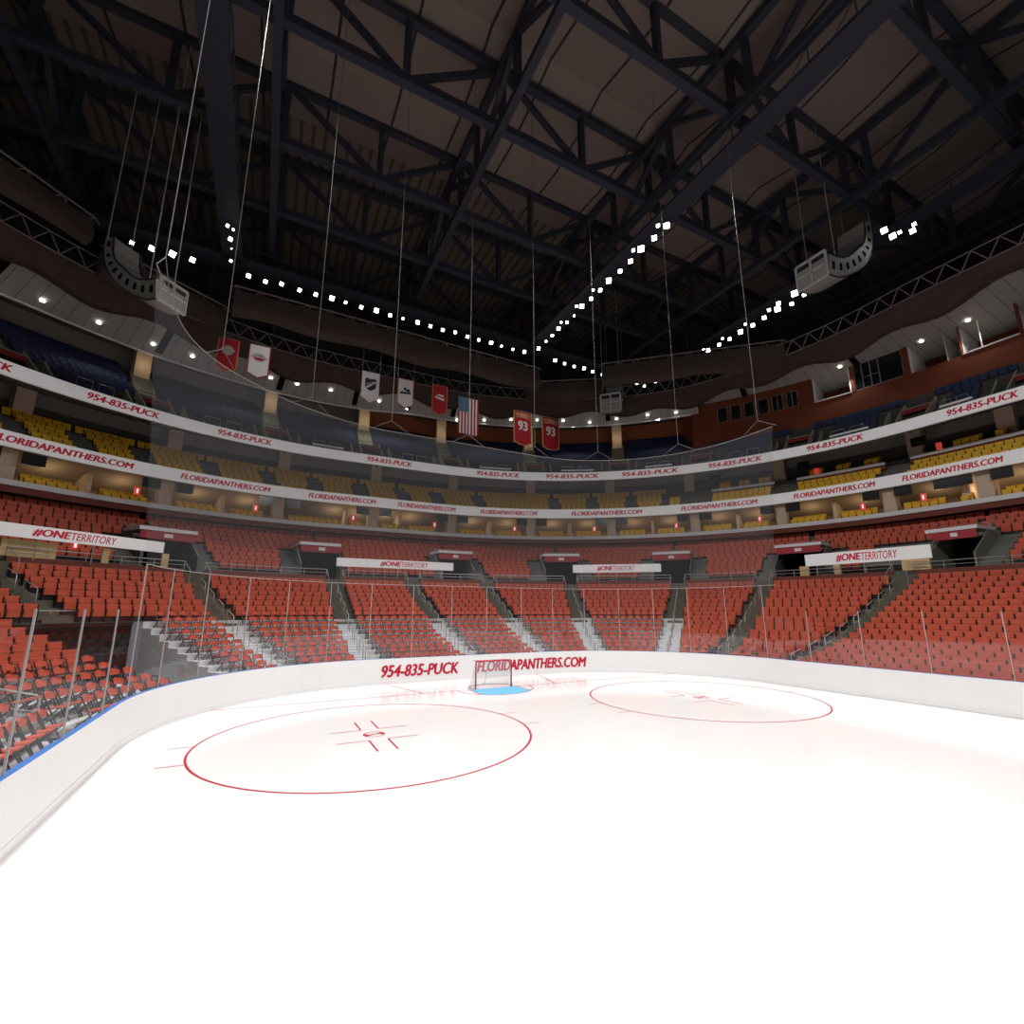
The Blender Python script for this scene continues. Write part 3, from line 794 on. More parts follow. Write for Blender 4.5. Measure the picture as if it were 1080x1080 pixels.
# ------------------------------------------------------------------ press level, upper right
mb = MB()
mb.sweep([(26.95,20.9),(26.95,24.4),(27.2,24.4),(27.2,20.9)], 12.4, SMAX, 0, True)
mb.sweep([(26.95,24.4),(26.95,27.4),(27.2,27.4),(27.2,24.4)], 12.4, 15.32, 0, True)
for a, b in ((16.12,16.2),(17.12,17.22),(18.9,18.98),(22.4,22.55)): mb.sweep([(26.9,24.4),(26.9,27.3),(27.3,27.3),(27.3,24.4)], a, b, 0, True)
struct('wall_press_level', mb, M['brick'])
mb = MB()   # return wall to the back wall
n = 8
for k in range(n):
    def cp(t): return (33.6-6.6*t, 12.05+.38*math.sin(t*PI/2))
    (oa, sa), (ob, sb_) = cp(k/n), cp((k+1)/n)
    mb.quad(P(sa,oa,20.9),P(sb_,ob,20.9),P(sb_,ob,28.3),P(sa,oa,28.3))
struct('wall_press_return', mb, M['bricklit'])
mb = MB(); mb.sweep([(30.5,24.3),(30.5,27.4)], 15.32, SMAX, 0); struct('wall_press_back', mb, M['brick'])
mb = MB(); mb.sweep([(27.0,24.38),(30.6,24.38)], 15.32, SMAX, 0); struct('floor_press_level', mb, M['concd'])
for k, s_ in enumerate((15.36,16.1,17.24,17.9,19.0,22.38)):
    m_ = MB(); m_.sweep([(27.2,24.4),(27.2,27.1),(30.4,26.7),(30.4,24.4)], s_-.02, s_+.02, 0, True)
    tag(obj('partition_wall', m_, M['panelw']), '%s white partition from left in the press level openings' % ordw[k], 'partition', 'white partitions of the press level')
for k, (a, b) in enumerate(((15.38,16.1),(19.0,22.4))):
    m_ = MB(); m_.sweep([(26.85,24.4),(26.85,24.5),(27.25,24.5),(27.25,24.4)], a, b, 0, True)
    tag(obj('sill_trim', m_, M['trimw']), 'white sill of the %s open press box' % ['left','right'][k], 'sill')
# glazed press box
t = thing('glazed_box', 'dark glazed press box with white mullions between brick piers', 'window', (*P(16.65,27),24.4))
ox, oy = P(16.65,27)
def rel3(m_): m_.v = [(x-ox,y-oy,z-24.4) for x,y,z in m_.v]; return m_
m_ = MB(); m_.sweep([(27.05,24.45),(27.05,27.2)], 16.2, 17.12, 0); obj('window_pane', rel3(m_), M['glassd'], t)
for s_ in (16.21,16.36,16.52,16.68,17.11):
    m_ = MB(); m_.tube([P(s_,27.0,24.45),P(s_,27.0,27.2)], .045, 4); obj('mullion', rel3(m_), M['steel'], t)
m_ = MB(); m_.tube([P(a,27.0,24.48) for a in (16.2,16.5,16.8,17.12)], .05, 4); m_.tube([P(a,27.0,27.15) for a in (16.2,16.5,16.8,17.12)], .03, 4); m_.tube([P(a,27.0,25.6) for a in (16.38,16.5,16.6,16.68)], .03, 4); obj('window_frame', rel3(m_), M['steel'], t)
m_ = MB(); m_.tube([P(20.2,27.05,24.5),P(20.2,27.05,27)], .05, 5); tag(obj('white_post', m_, M['trimw']), 'thin white post standing in the right open press box', 'post')
# six small square windows
for k in range(6):
    a = 13.08+.335*k; b = a+.24
    t = thing('square_window', 'small dark window with pale frame, %s from left in brick press wall' % ordw[k], 'window', (*P((a+b)/2,26.9),24.6), 0, 'small windows in the brick press wall')
    ox, oy = P((a+b)/2,26.9)
    def rel4(m_): m_.v = [(x-ox,y-oy,z-24.6) for x,y,z in m_.v]; return m_
    m_ = MB(); m_.sweep([(26.9,24.6),(26.9,26.3)], a, b, 0); obj('window_pane', rel4(m_), M['glassd'], t)
    m_ = MB(); m_.tube([P(a,26.88,24.6),P(b,26.88,24.6),P(b,26.88,26.3),P(a,26.88,26.3)], .05, 4, closed=True)
    if k >= 4: m_.tube([P((a+b)/2,26.88,24.6),P((a+b)/2,26.88,26.3)], .04, 4)
    obj('window_frame', rel4(m_), M['steel'], t)
m_ = block(18.35,30.0,30.4,1.4,24.4,26.3); tag(obj('cream_column', m_, M['beige']), 'short cream column in the press level gap at upper right', 'column')

# ------------------------------------------------------------------ perimeter truss and drapes
t = thing('perimeter_truss', 'pale zigzag lattice truss ringing the arena above the fabric drape', 'truss')
def lattice(p0s, p1s, r=.05, rw=.035):
    m_ = MB(); m_.tube(p0s, r, 4); m_.tube(p1s, r, 4); obj('chord', m_, M['truss'], t)
    m_ = MB()
    for i in range(len(p0s)-1):
        a, b = Vector(p0s[i]), Vector(p0s[i+1]); c = (Vector(p1s[i])+Vector(p1s[i+1]))/2
        m_.bar(a, c, rw*2); m_.bar(c, b, rw*2)
    obj('web_bar', m_, M['truss'], t)
def even(o, s0, s1, step):
    la, lb = L(s0,o), L(s1,o); n = int((lb-la)/step); return [Linv(la+(lb-la)*i/n,o) for i in range(n+1)]
sv = even(24, -30, 34, 1.55)
toff = lambda s_: 0 if s_ < 12 else -min((s_-12)*.45,2.6)
lattice([P(a,24.0+toff(a),28.45) for a in sv], [P(a,23.9+toff(a),29.7) for a in sv])
sv = even(24, -36, 40, .8)
m_ = MB(); rowsd = []
for i, a in enumerate(sv):
    l_ = L(a,24); wv = 1.5*(math.sin(l_*.85)+.6*math.sin(l_*.31+1)); tf = toff(a)
    rowsd.append([P(a,24.02+tf,28.45),P(a,24.2+tf,28.0),P(a,24.6+tf,27.45+.1*wv),P(a,24.95+tf,26.95+.28*wv),P(a,25.5+tf,26.85+.26*wv),P(a,25.9+tf,27.2+.2*wv),P(a,26.0+tf,27.5)])
for r0, r1 in zip(rowsd[:-1], rowsd[1:]):
    for j in range(6): m_.quad(r0[j], r1[j], r1[j+1], r0[j+1])
tag(obj('ceiling_drape', m_, M['drape'], smooth=True), 'dark brown wavy fabric drape wrapped around the ceiling edge', 'drape')
def baffle(a, b, z, hgt, lab, seed=0):
    a = Vector((*a,z)); b = Vector((*b,z)); d = b-a; ln = d.length; d.normalize(); nrm = Vector((-d.y,d.x,0))
    t_ = thing('hanging_baffle', lab, 'baffle', tuple(a), 0, 'fabric wrapped baffles under the roof')
    m_ = MB(); n = int(ln/.8); rr = []
    for i in range(n+1):
        p = d*(ln*i/n); w = .18*math.sin(i*.55+seed)+.1*math.sin(i*.23)
        rr.append([p+nrm*-.1, p+nrm*(-.45)+Vector((0,0,-hgt*.5+w*.5)), p+nrm*(-.5)+Vector((0,0,-hgt*.8+w)), p+nrm*(.1)+Vector((0,0,-hgt+w)), p+nrm*(.8)+Vector((0,0,-hgt*.8+w)), p+nrm*(.7)+Vector((0,0,0))])
    for r0, r1 in zip(rr[:-1], rr[1:]):
        for j in range(5): m_.quad(*[tuple(v) for v in (r0[j], r1[j], r1[j+1], r0[j+1])])
    for r_ in (rr[0], rr[-1]): m_.poly([tuple(v) for v in r_])
    obj('fabric_cover', m_, M['drape'], t_)
    m_ = MB(); m_.bar(-nrm*.3+Vector((0,0,.2)), d*ln-nrm*.3+Vector((0,0,.2)), .1)
    k = int(ln/1.8)
    for i in range(k+1):
        p = d*(ln*i/k)-nrm*.3
        m_.bar(p+Vector((0,0,.2)), p+d*.3+Vector((0,0,-.12)), .06); m_.bar(p+Vector((0,0,.2)), p-d*.3+Vector((0,0,-.12)), .06)
    obj('hanger_rail', m_, M['truss'], t_)
    m_ = MB()
    for i in range(3): p = d*(ln*(i+.5)/3); m_.bar(p, p+Vector((0,0,10.5)), .05)
    obj('hanger_rod', m_, M['beam'], t_)
baffle((-14.5,21),(15.2,21.3),30,2.5,'long brown fabric baffle hanging left of centre under the roof')
baffle((21,17.2),(34.3,5.0),30,2.5,'brown fabric baffle hanging right of centre speaker',1)
baffle((15.6,24.8),(23,20.0),30,2.3,'short brown fabric baffle hanging behind the centre speaker',2)
baffle((-23.0,20.2),(-15.4,24.7),30,2.3,'short brown fabric baffle hanging left behind the leftmost banners',3)
baffle((-34.3,6.5),(-23.3,18.2),30.6,2.0,'brown fabric baffle hanging at the far left above the curved speaker',4)

# ------------------------------------------------------------------ roof
mb = MB()
x0,x1,y0,y1 = -75,75,-75,65
mb.quad((x0,14,42),(x1,14,42),(x1,y1,41.5),(x0,y1,41.5)); struct('ceiling_roof_deck', mb, M['deck'])
mb = MB()
nx, ny = 75, 7
for j in range(ny):
    for i in range(nx):
        xa, xb = x0+(x1-x0)*i/nx, x0+(x1-x0)*(i+1)/nx
        ya, yb = y0+(14-y0)*j/ny, y0+(14-y0)*(j+1)/ny
        for k in range(4):
            fa, fb = k/4, (k+1)/4
            za, zb = 42-1.3*math.sin(PI*fa)*.9, 42-1.3*math.sin(PI*fb)*.9
            mb.quad((xa,ya+(yb-ya)*fa,za),(xb,ya+(yb-ya)*fa,za),(xb,ya+(yb-ya)*fb,zb),(xa,ya+(yb-ya)*fb,zb))
struct('ceiling_roof_fabric', mb, M['fabric'])
mb = MB()   # dark upper walls closing the volume behind the sloped ceiling
mb.sweep([(34.5,24),(34.5,42)], -SMAX, SMAX, 0); struct('wall_upper', mb, M['darkgrey'])
def roof_truss(ax, c, lab, lo, hi, w=.55, zb=36, zt=41):
    t_ = thing('roof_truss', lab, 'truss', (0,c,zb) if ax=='x' else (c,0,zb), 0, 'dark steel roof trusses')
    pt = (lambda u, z: (u,0,z-zb)) if ax=='x' else (lambda u, z: (0,u,z-zb))
    m_ = MB(); m_.bar(pt(lo,zb), pt(hi,zb), w, w*1.1); obj('bottom_chord', m_, M['beam'], t_)
    m_ = MB(); m_.bar(pt(lo,zt), pt(hi,zt), w, w); obj('top_chord', m_, M['beam'], t_)
    m_ = MB(); n = round((hi-lo)/6.7); st = (hi-lo)/n
    for i in range(n):
        u = lo+i*st
        m_.bar(pt(u,zb), pt(u,zt), .4); 
        if i % 2: m_.bar(pt(u,zb), pt(u+st,zt), .35)
        else: m_.bar(pt(u,zt), pt(u+st,zb), .35)
    obj('web_bar', m_, M['beam'], t_)
for k, c in enumerate((32,24.8,17.5,10.8,2.9,-5,-13,-21)):
    roof_truss('x', c, 'dark steel roof truss running across the rink, number %d from far end' % (k+1), -52, 62)
for k, c in enumerate((-26,-12.2,1.3,14.5,28.4,42)):
    roof_truss('y', c, 'dark steel roof truss running along the rink, number %d from left' % (k+1), -40, 40, .5, 35.4, 40.4)
# catwalks
def catwalk(a, b, lab, w=1.5):
    a = Vector((*a,33.5)); b = Vector((*b,33.5)); d = b-a; ln = d.length; d.normalize(); n_ = Vector((-d.y,d.x,0))
    t_ = thing('catwalk', lab, 'catwalk', tuple(a), 0, 'catwalks carrying the floodlights')
    m_ = MB(); m_.bar(Vector((0,0,0)), d*ln, w, .25); obj('walkway', m_, M['beam'], t_)
    m_ = MB()
    for sd in (-1,1): m_.bar(n_*sd*w/2+Vector((0,0,1.1)), d*ln+n_*sd*w/2+Vector((0,0,1.1)), .08)
    k = int(ln/2.4)
    for i in range(k+1):
        for sd in (-1,1):
            p = d*(ln*i/k)+n_*sd*w/2; m_.bar(p, p+Vector((0,0,1.1)), .06)
            if i < k: m_.bar(p+Vector((0,0,1.1)), p+d*1.2, .04)
    obj('side_rail', m_, M['beam'], t_)
catwalk((-36,22.4),(30,22.4),'dark catwalk crossing behind the floodlight row at far end')
catwalk((15.07,-30),(15.07,22),'dark catwalk running from far end towards upper centre')
catwalk((32.4,-34),(32.4,14),'dark catwalk running along the right side above the floodlights')
catwalk((-15.1,-30),(-15.1,22),'dark catwalk running along the left side')

# floodlights
def unz(px, py, z):
    d = fw + r2*((px-540)/FPX) - u2*((py-540)/FPX); t = (z-CAM.z)/d.z; return CAM + d*t
FLP = [(65,236,1.3),(139,256,.8),(160,262,1.1),(182,268,1.3),(203,274,1.1),(262,291,1),(280,297,.9),(297,299.5,.9),(316,306,.9),(333,310.5,.9),(350,314.5,1.2),(364.5,319,.7),(381,324,.9),(397,327.5,1.2),(411.5,332.5,.9),(425,336,.6),(440.5,340,1.1),(454,344,.9),(467,348,.9),(480,350.5,.8),(493,355,.9),(505,358.5,.8),(518,361.5,1.1),(529,365,.6),(541,368.5,.7),(553,371,1),(585.5,380,1),(595.5,383.5,.8),(605.5,386.5,.8),(616,388.5,1),(625,392,.8),(635,395,.7),
 (662,402,.8),(671.5,404,1),(679.5,407,.8),(691.5,402.5,.8),(700.5,398,.8),
 (568,367.5,1),(582.5,354,.8),(576,360,.6),(589,346.5,1),(598,340,.8),(592,340,.5),(605.5,333,.5),(613.5,323,1.2),(608,323,.6),(623.5,315,.9),(633,306,.9),(625.5,306,.6),(642,296,1.3),(654,286,.9),(665,275.5,1),(676,262.5,1.4),(668,264,.7),(690,251,1.1),(703,238,1.2),(694,238,.7),
 (747,369.5,1.1),(742,369,.6),(758.5,363.5,.9),(769.5,357.5,.9),(762,357,.6),(781,350,1.3),(794,343,1),(786,342,.6),(806,335,1),(811,327,.8),(820,326,1.4),(821,320,1),(835,320.5,.9),(838,309.5,1.5),(848,311,.8),(932.5,243,1.6),(941.5,249,1.6),(949,245,.9),(962.5,243.5,1.4),(964,236.5,1),
 (240,238,.8),(246,242,.6),(243,252,1.1),(243.5,275,.8),(244,262,.4)]
fl_root = None
for i, (px, py, sz) in enumerate(FLP):
    p = unz(px, py, 32.6)
    if fl_root is None:
        t = thing('floodlight', 'x', 'floodlight', p, 0, 'small bright floodlights hanging from the catwalks')
        m_ = MB(); m_.quad((-.27,-.27,-.02),(-.27,.27,-.02),(.27,.27,-.02),(.27,-.27,-.02)); obj('lens', m_, M['lampw'], t)
        m_ = MB(); m_.hexa([(-.3,-.3,0),(.3,-.3,0),(.3,.3,0),(-.3,.3,0),(-.15,-.15,.4),(.15,-.15,.4),(.15,.15,.4),(-.15,.15,.4)]); obj('housing', m_, M['pipe'], t)
        m_ = MB(); m_.tube([(0,0,.4),(0,0,1.0)], .03, 5); obj('hanger', m_, M['pipe'], t)
        fl_root = t
    else: t = dup(fl_root, p, 0, 'x')
    sz *= .62 if i < 72 else .46; t.scale = (sz,sz,.7)
    t.rotation_euler = (Vector((p.x*.1,-12,0))-p).to_track_quat('-Z','Y').to_euler()
    rowl = 'row across the far end' if i < 32 else 'short row beside the centre speaker' if i < 37 else 'row running to upper centre' if i < 57 else 'row at upper right' if i < 77 else 'short row at upper left'
    k = [0,32,37,57,77]; k0 = max(v for v in k if v <= i)
    t['label'] = 'bright square floodlight in the %s, number %d from its left' % (rowl, i-k0+1)

# ------------------------------------------------------------------ speakers
OUT0 = [(-7.3,6.6),(-7.24,5.18),(-6.85,4.1),(-6.24,3.07),(-5.35,2.0),(-4.27,1.12),(-3.1,.3),(-1.92,-.35),(-.9,-.8),(.15,-.95)]
INN0 = [(-6.2,6.3),(-6.0,4.95),(-5.65,4.1),(-5.1,3.5),(-4.4,2.95),(-3.7,2.35),(-2.9,1.75),(-2.1,1.3),(-1.2,1.05),(-.2,.95)]
def speaker(px, py, z, wdeg, ddeg, lab, k_=1.0):
    wd = 2.15*k_; OUT = [(a*k_,b*k_) for a,b in OUT0]; INN = [(a*k_,b*k_) for a,b in INN0]
    o_ = unz(px, py, z)
    W = Vector((math.cos(math.radians(wdeg)), math.sin(math.radians(wdeg)),0)); Dd = Vector((math.cos(math.radians(ddeg)), math.sin(math.radians(ddeg)),0))
    t_ = thing('line_array_speaker', lab, 'speaker', o_)
    q = lambda p, w: tuple(Dd*p[0] + W*w + Vector((0,0,p[1])))
    for i in range(9):
        a, b, c, d_ = OUT[i], OUT[i+1], INN[i+1], INN[i]
        m_ = MB(); g_ = .06
        def sh(p, r_, f): return (p[0]+(r_[0]-p[0])*f, p[1]+(r_[1]-p[1])*f)
        a1, b1, c1, d1 = sh(a,b,.03), sh(b,a,.03), sh(c,d_,.03), sh(d_,c,.03)
        m_.hexa([q(a1,0),q(b1,0),q(b1,wd),q(a1,wd),q(d1,0),q(c1,0),q(c1,wd),q(d1,wd)])
        bx = obj('speaker_box', m_, M['spk'], t_)
        m_ = MB(); cen = ((a[0]+b[0]+c[0]+d_[0])/4, (a[1]+b[1]+c[1]+d_[1])/4)
        for w_ in (-.02, wd+.02):
            qq = [q(sh(p,cen,.62),w_) for p in (a,b,c,d_)]; m_.quad(*qq)
        obj('side_port', m_, M['black'], bx)
    m_ = MB()
    for (pl, dz) in ((OUT,-.06),(INN,.06)):
        for w_ in (0, wd): m_.tube([q(p,w_) for p in pl], .07, 4)
    obj('rigging_edge', m_, M['pipe'], t_)
    m_ = MB()
    for zz in (-1.0, 0, 1.0): m_.bar(q((.32*k_,zz*k_),0), q((.32*k_,zz*k_),wd), .14)
    for w_ in (0, wd*.5, wd): m_.bar(q((.32*k_,-1.0*k_),w_), q((.32*k_,1.0*k_),w_), .14)
    obj('end_frame', m_, M['spkf'], t_)
    m_ = MB(); m_.quad(q((.25*k_,-1*k_),0),q((.25*k_,-1*k_),wd),q((.25*k_,1*k_),wd),q((.25*k_,1*k_),0)); pass
    obj('end_grille', m_, M['pipe'], t_)
    m_ = MB()
    for wa, wb in ((.08*k_,wd*.5-.1*k_),(wd*.5+.1*k_,wd-.08*k_)):
        for za, zb in ((-.85,-.12),(.12,.52)): m_.quad(q((.30*k_,za*k_),wa),q((.30*k_,za*k_),wb),q((.30*k_,zb*k_),wb),q((.30*k_,zb*k_),wa))
    obj('horn_panel', m_, M['spk'], t_)
    m_ = MB()
    for w_ in (.1, wd-.1): m_.bar(q(OUT[0],w_), q((OUT[0][0],41-z),w_), .05)
    for w_ in (.1, wd-.1): m_.bar(q(INN[8],w_), q((INN[8][0],41-z),w_), .05)
    obj('hanging_wire', m_, M['alum'], t_)
speaker(165,304,22,45,315,'grey J-shaped speaker array hanging at upper left',.755)
speaker(874.5,278,28,90,180,'grey J-shaped speaker array hanging at upper right')
speaker(634,427,26,315,225,'grey speaker array seen end-on, hanging near the centre')

# ------------------------------------------------------------------ banners
def banner(x0_, x1_, zt, zb, lab, main, edge, pointed=True, bd_=.09):
    t_ = thing('hanging_banner', lab, 'banner', ((x0_+x1_)/2,18.5,zt), 0, 'banners hanging under the roof')
    w = (x1_-x0_)/2; h = zt-zb; tip = .42
    def shp(i, y):
        if pointed: pts = [(-w+i,y,-i),(-w+i,y,-h+tip+i*.4),(0,y,-h+i*1.2),(w-i,y,-h+tip+i*.4),(w-i,y,-i)]
        else: pts = [(-w+i,y,-i),(-w+i,y,-h+.25+i),(-w*.35,y,-h+i),(w*.35,y,-h+i),(w-i,y,-h+.25+i),(w-i,y,-i)]
        return pts
    def slab(i, y0_, y1_):
        a = shp(i,y0_); b = shp(i,y1_); m_ = MB(); m_.poly(a); m_.poly(b[::-1])
        for k in range(len(a)): m_.quad(a[k], b[k], b[(k+1)%len(a)], a[(k+1)%len(a)])
        return m_
    obj('border', slab(0,0,.03), M[edge], t_); obj('cloth', slab(bd_,-.012,-.002), M[main], t_)
    m_ = MB(); m_.tube([(-w,.01,0),(w,.01,0)], .04, 6); 
    for s_ in (-1,1): m_.tube([(s_*w,.01,0),(s_*w,.01,14.5 if False else 9)], .012, 4)
    obj('hanging_bar', m_, M['pipe'], t_)
    return t_, w, h
def disc(cx_, cz, rx, rz, y=-.02, n=20):
    m_ = MB(); m_.poly([(cx_+rx*math.cos(2*PI*k/n), y, cz+rz*math.sin(2*PI*k/n)) for k in range(n)]); return m_
t_, w, h = banner(-14.9,-13.45,24.15,21.3,'red pennant banner with round grey emblem, leftmost of the hanging row','bred','tan')
obj('emblem', disc(0,-1.0,.38,.42), M['bgrey'], t_); m_ = disc(0,-.95,.2,.24,-.025); obj('emblem_centre', m_, M['gold'], t_)
m_ = MB(); m_.quad((-.5,-.03,-1.05),(.5,-.03,-1.05),(.42,-.03,-.85),(-.42,-.03,-.85)); obj('emblem_band', m_, M['bgrey'], t_)
t_, w, h = banner(-12.8,-11.25,24.2,21.3,'white pennant banner with red border and oval emblem','bwhite','bred')
obj('emblem', disc(0,-1.1,.46,.36), M['bgrey'], t_); obj('emblem_centre', disc(0,-1.15,.34,.2,-.025), M['bred'], t_)
m_ = MB(); m_.quad((-.6,-.03,-1.1),(.6,-.03,-1.18),(.5,-.03,-1.05),(-.5,-.03,-.98)); obj('emblem_band', m_, M['bgrey'], t_)
t_, w, h = banner(-4.15,-2.65,24.0,21.15,'white pennant banner with black and white shield','bwhite','bwhite')
m_ = MB(); m_.poly([(-.48,-.02,-.75),(-.3,-.02,-.62),(0,-.02,-.72),(.3,-.02,-.62),(.48,-.02,-.75),(.46,-.02,-1.45),(.25,-.02,-1.68),(0,-.02,-1.8),(-.25,-.02,-1.68),(-.46,-.02,-1.45)][::-1]); obj('shield', m_, M['bblack'], t_)
m_ = MB(); m_.quad((-.42,-.03,-1.5),(-.25,-.03,-1.58),(.42,-.03,-1.0),(.40,-.03,-.85)); obj('shield_band', m_, M['bwhite'], t_)
m_ = text_ring('NHL',0,0,0,0,0,.03,0, fn=lambda x,y,k: (-.32+.64*x, -.035-.003*k, -1.42+.3*y+.28*x)); obj('shield_letters', m_, M['bgrey'], t_)
t_, w, h = banner(-1.05,.42,24.05,21.2,'white pennant banner with tan border and dark shark-like fin','bwhite','tan')
m_ = MB(); m_.poly([(-.25,-.02,-1.05),(.0,-.02,-.75),(.05,-.02,-1.0),(.3,-.02,-.95),(.45,-.02,-1.15),(.2,-.02,-1.25),(0,-.02,-1.15)]); obj('fin_mark', m_, M['bblack'], t_)
m_ = MB(); m_.quad((-.52,-.02,-1.5),(.5,-.02,-1.42),(.48,-.02,-1.25),(-.45,-.02,-1.28)); obj('wordmark', m_, M['bblack'], t_)
t_, w, h = banner(2.15,3.65,24.2,21.15,'plain red pennant banner with small white script mark','bred','tan')
m_ = MB(); m_.quad((-.45,-.02,-1.35),(.42,-.02,-1.55),(.42,-.02,-1.3),(-.45,-.02,-1.2)); m_.quad((-.35,-.02,-1.1),(.4,-.02,-1.15),(.3,-.02,-.95),(-.2,-.02,-.98)); obj('script_mark', m_, M['bwhite'], t_)
for k, (xa, xb) in enumerate(((10.65,12.7),(13.95,16.0))):
    t_, w, h = banner(xa,xb,23.35,19.75,['red number 93 banner with gold edge, nearer the flag','red number 93 banner with gold edge, further right from the flag'][k],'bred2' if False else 'bred','gold',False,.08)
    obj('number', text_ring('93',0,0,0,0,0,.04,0, fn=lambda x,y,k: (-.5+1.0*x,-.03-.003*k,-2.05+.95*y)), M['bwhite'], t_)
    obj('name_lettering', text_ring('TORREY',0,0,0,0,0,.03,0, fn=lambda x,y,k: (-.78+1.56*x,-.03-.003*k,-.82+.5*y+.1*math.sin(PI*x))), M['gold'], t_)
# flag
t_ = thing('national_flag', 'vertically hung striped flag with starred blue corner', 'flag', (5.78,18.5,23.5))
m_ = MB(); fwid, fh = 2.1, 3.65
for k in range(13):
    x0_ = -fwid/2+fwid*k/13; x1_ = x0_+fwid/13
    m_.hexa([(x0_,0,-fh),(x1_,0,-fh),(x1_,.02,-fh),(x0_,.02,-fh),(x0_,0,0),(x1_,0,0),(x1_,.02,0),(x0_,.02,0)], k % 2)
obj('striped_cloth', m_, [M['bred'], M['bwhite']], t_)
m_ = MB(); m_.box(-fwid/2,-fwid/2+fwid*7/13,-.012,-.002,-1.45,0); cn = obj('canton', m_, M['fblue'], t_)
m_ = MB()
for r_ in range(9):
    for c_ in range(6 if r_ % 2 == 0 else 5):
        cx_ = -fwid/2+.1+(c_+(0 if r_%2==0 else .5))*.185; cz = -.1-r_*.155
        m_.poly([(cx_+.05*(1 if j%2==0 else .45)*math.sin(j*PI/5), -.02, cz+.05*(1 if j%2==0 else .45)*math.cos(j*PI/5)) for j in range(10)])
obj('stars', m_, M['bwhite'], cn)
m_ = MB(); m_.tube([(-fwid/2,.02,.02),(fwid/2,.02,.02)], .04, 6); 
for s_ in (-1,1): m_.tube([(s_*1.0,.02,0),(s_*1.0,.02,9)], .012, 4)
obj('hanging_bar', m_, M['pipe'], t_)

# ------------------------------------------------------------------ handrails in the aisles
hr = MB()
aname = ['at the left edge','left of the tunnel','above the tunnel','right of the tunnel block','left of the goal','just right of the goal','left of the middle signboard','right of the middle signboard','right of the wedge block','at the right signboard','at the far right']
hoop_cache = {}
for ai, s_ in enumerate(AIS[1:-1]):
    n = 0
    for i in range(1, 16, 2):
        if TS0 < s_ < TS1 and i < 12: continue
        oa, ob = OF[i]-.3, OF[i]+.75
        za, zb = FL[i], FL[min(i+1,17)]
        if i not in hoop_cache:
            m_ = MB(); dz = zb-za
            m_.tube([(0,0,0),(0,0,.85),(0,.08,.92),(0,.95,.92+dz),(0,1.05,.85+dz),(0,1.05,dz)], .024, 6)
            m_.tube([(0,0,.5),(0,1.05,.5+dz)], .016, 5)
            hoop_cache[i] = m_.mesh('aisle_handrail', M['steel'], True)
        o = obj('aisle_handrail', hoop_cache[i], None, None, loc=(*P(s_,oa),za), rz=ANG(s_)); n += 1
        tag(o, 'steel aisle handrail loop, number %d up from ice, aisle %s' % (n, aname[ai]), 'handrail', 'handrail loops in the lower aisles')

# ------------------------------------------------------------------ seats
def seat_back(w, z0_, z1_, y0_, tilt, th, mi=0, rnd=0.0, n=4):
    """curved back panel, seat faces -y"""
    m_ = MB(); F_, B_ = [], []
    for j in range(n+1):
        row_f, row_b = [], []
        for i in range(n+1):
            u = -1+2*i/n; v = j/n
            x = u*w/2*(math.sqrt(max(0,1-(v*rnd)**3)) if rnd else 1); z = z0_+(z1_-z0_)*v - (.02*u*u if rnd and j == n else 0)
            y = y0_ + tilt*v - .05*(1-u*u)*-1
            row_f.append((x,y-th,z)); row_b.append((x,y,z))
        F_.append(row_f); B_.append(row_b)
    for j in range(n):
        for i in range(n):
            m_.quad(F_[j][i],F_[j][i+1],F_[j+1][i+1],F_[j+1][i],mi); m_.quad(B_[j][i+1],B_[j][i],B_[j+1][i],B_[j+1][i+1],mi)
        m_.quad(B_[j][0],F_[j][0],F_[j+1][0],B_[j+1][0],mi); m_.quad(F_[j][n],B_[j][n],B_[j+1][n],F_[j+1][n],mi)
    for i in range(n):
        m_.quad(F_[n][i],F_[n][i+1],B_[n][i+1],B_[n][i],mi); m_.quad(B_[0][i],B_[0][i+1],F_[0][i+1],F_[0][i],mi)
    return m_
def fixed_parts(n=4):
    back = seat_back(.535,.30,.87,-.02,.05,.04,0,0,n)
    pan = MB()
    pan.hexa([(-.24,-.10,.28),(.24,-.10,.28),(.24,-.05,.28),(-.24,-.05,.28),(-.23,-.10,.66),(.23,-.10,.66),(.23,-.06,.67),(-.23,-.06,.67)])
    fr = MB()
    for s_ in (-1,1):
        fr.box(s_*.283-.014,s_*.283+.014,-.12,.02,0,.60); fr.box(s_*.283-.013,s_*.283+.013,-.06,.02,.60,.80)
    fr.box(-.27,.27,-.03,.03,.0,.36)
    return [('backrest',back,0),('seat_pan',pan,0),('seat_frame',fr,1)]
def fold_parts(n=4):
    back = seat_back(.47,.665,.88,.02,.06,.05,0,.93 if n > 1 else .85,6 if n > 1 else 2)
    pan = MB()
    pan.hexa([(-.19,-.38,.44),(.19,-.38,.44),(.2,-.06,.40),(-.2,-.06,.40),(-.18,-.37,.48),(.18,-.37,.48),(.19,-.06,.44),(-.19,-.06,.44)])
    parts = [('backrest',back,0),('seat_pan',pan,0)]
    for s_ in (-1,1):
        f = MB(); f.bar((s_*.22,-.40,0),(s_*.22,.06,.85),.03); parts.append(('leg',f,1))
        f = MB(); f.bar((s_*.20,.10,0),(s_*.20,-.38,.44),.03); parts.append(('leg',f,1))
    f = MB(); f.bar((-.22,-.25,.25),(.22,-.25,.25),.025); f.bar((-.2,.06,.10),(.2,.06,.10),.025); parts.append(('stretcher',f,1))
    return parts
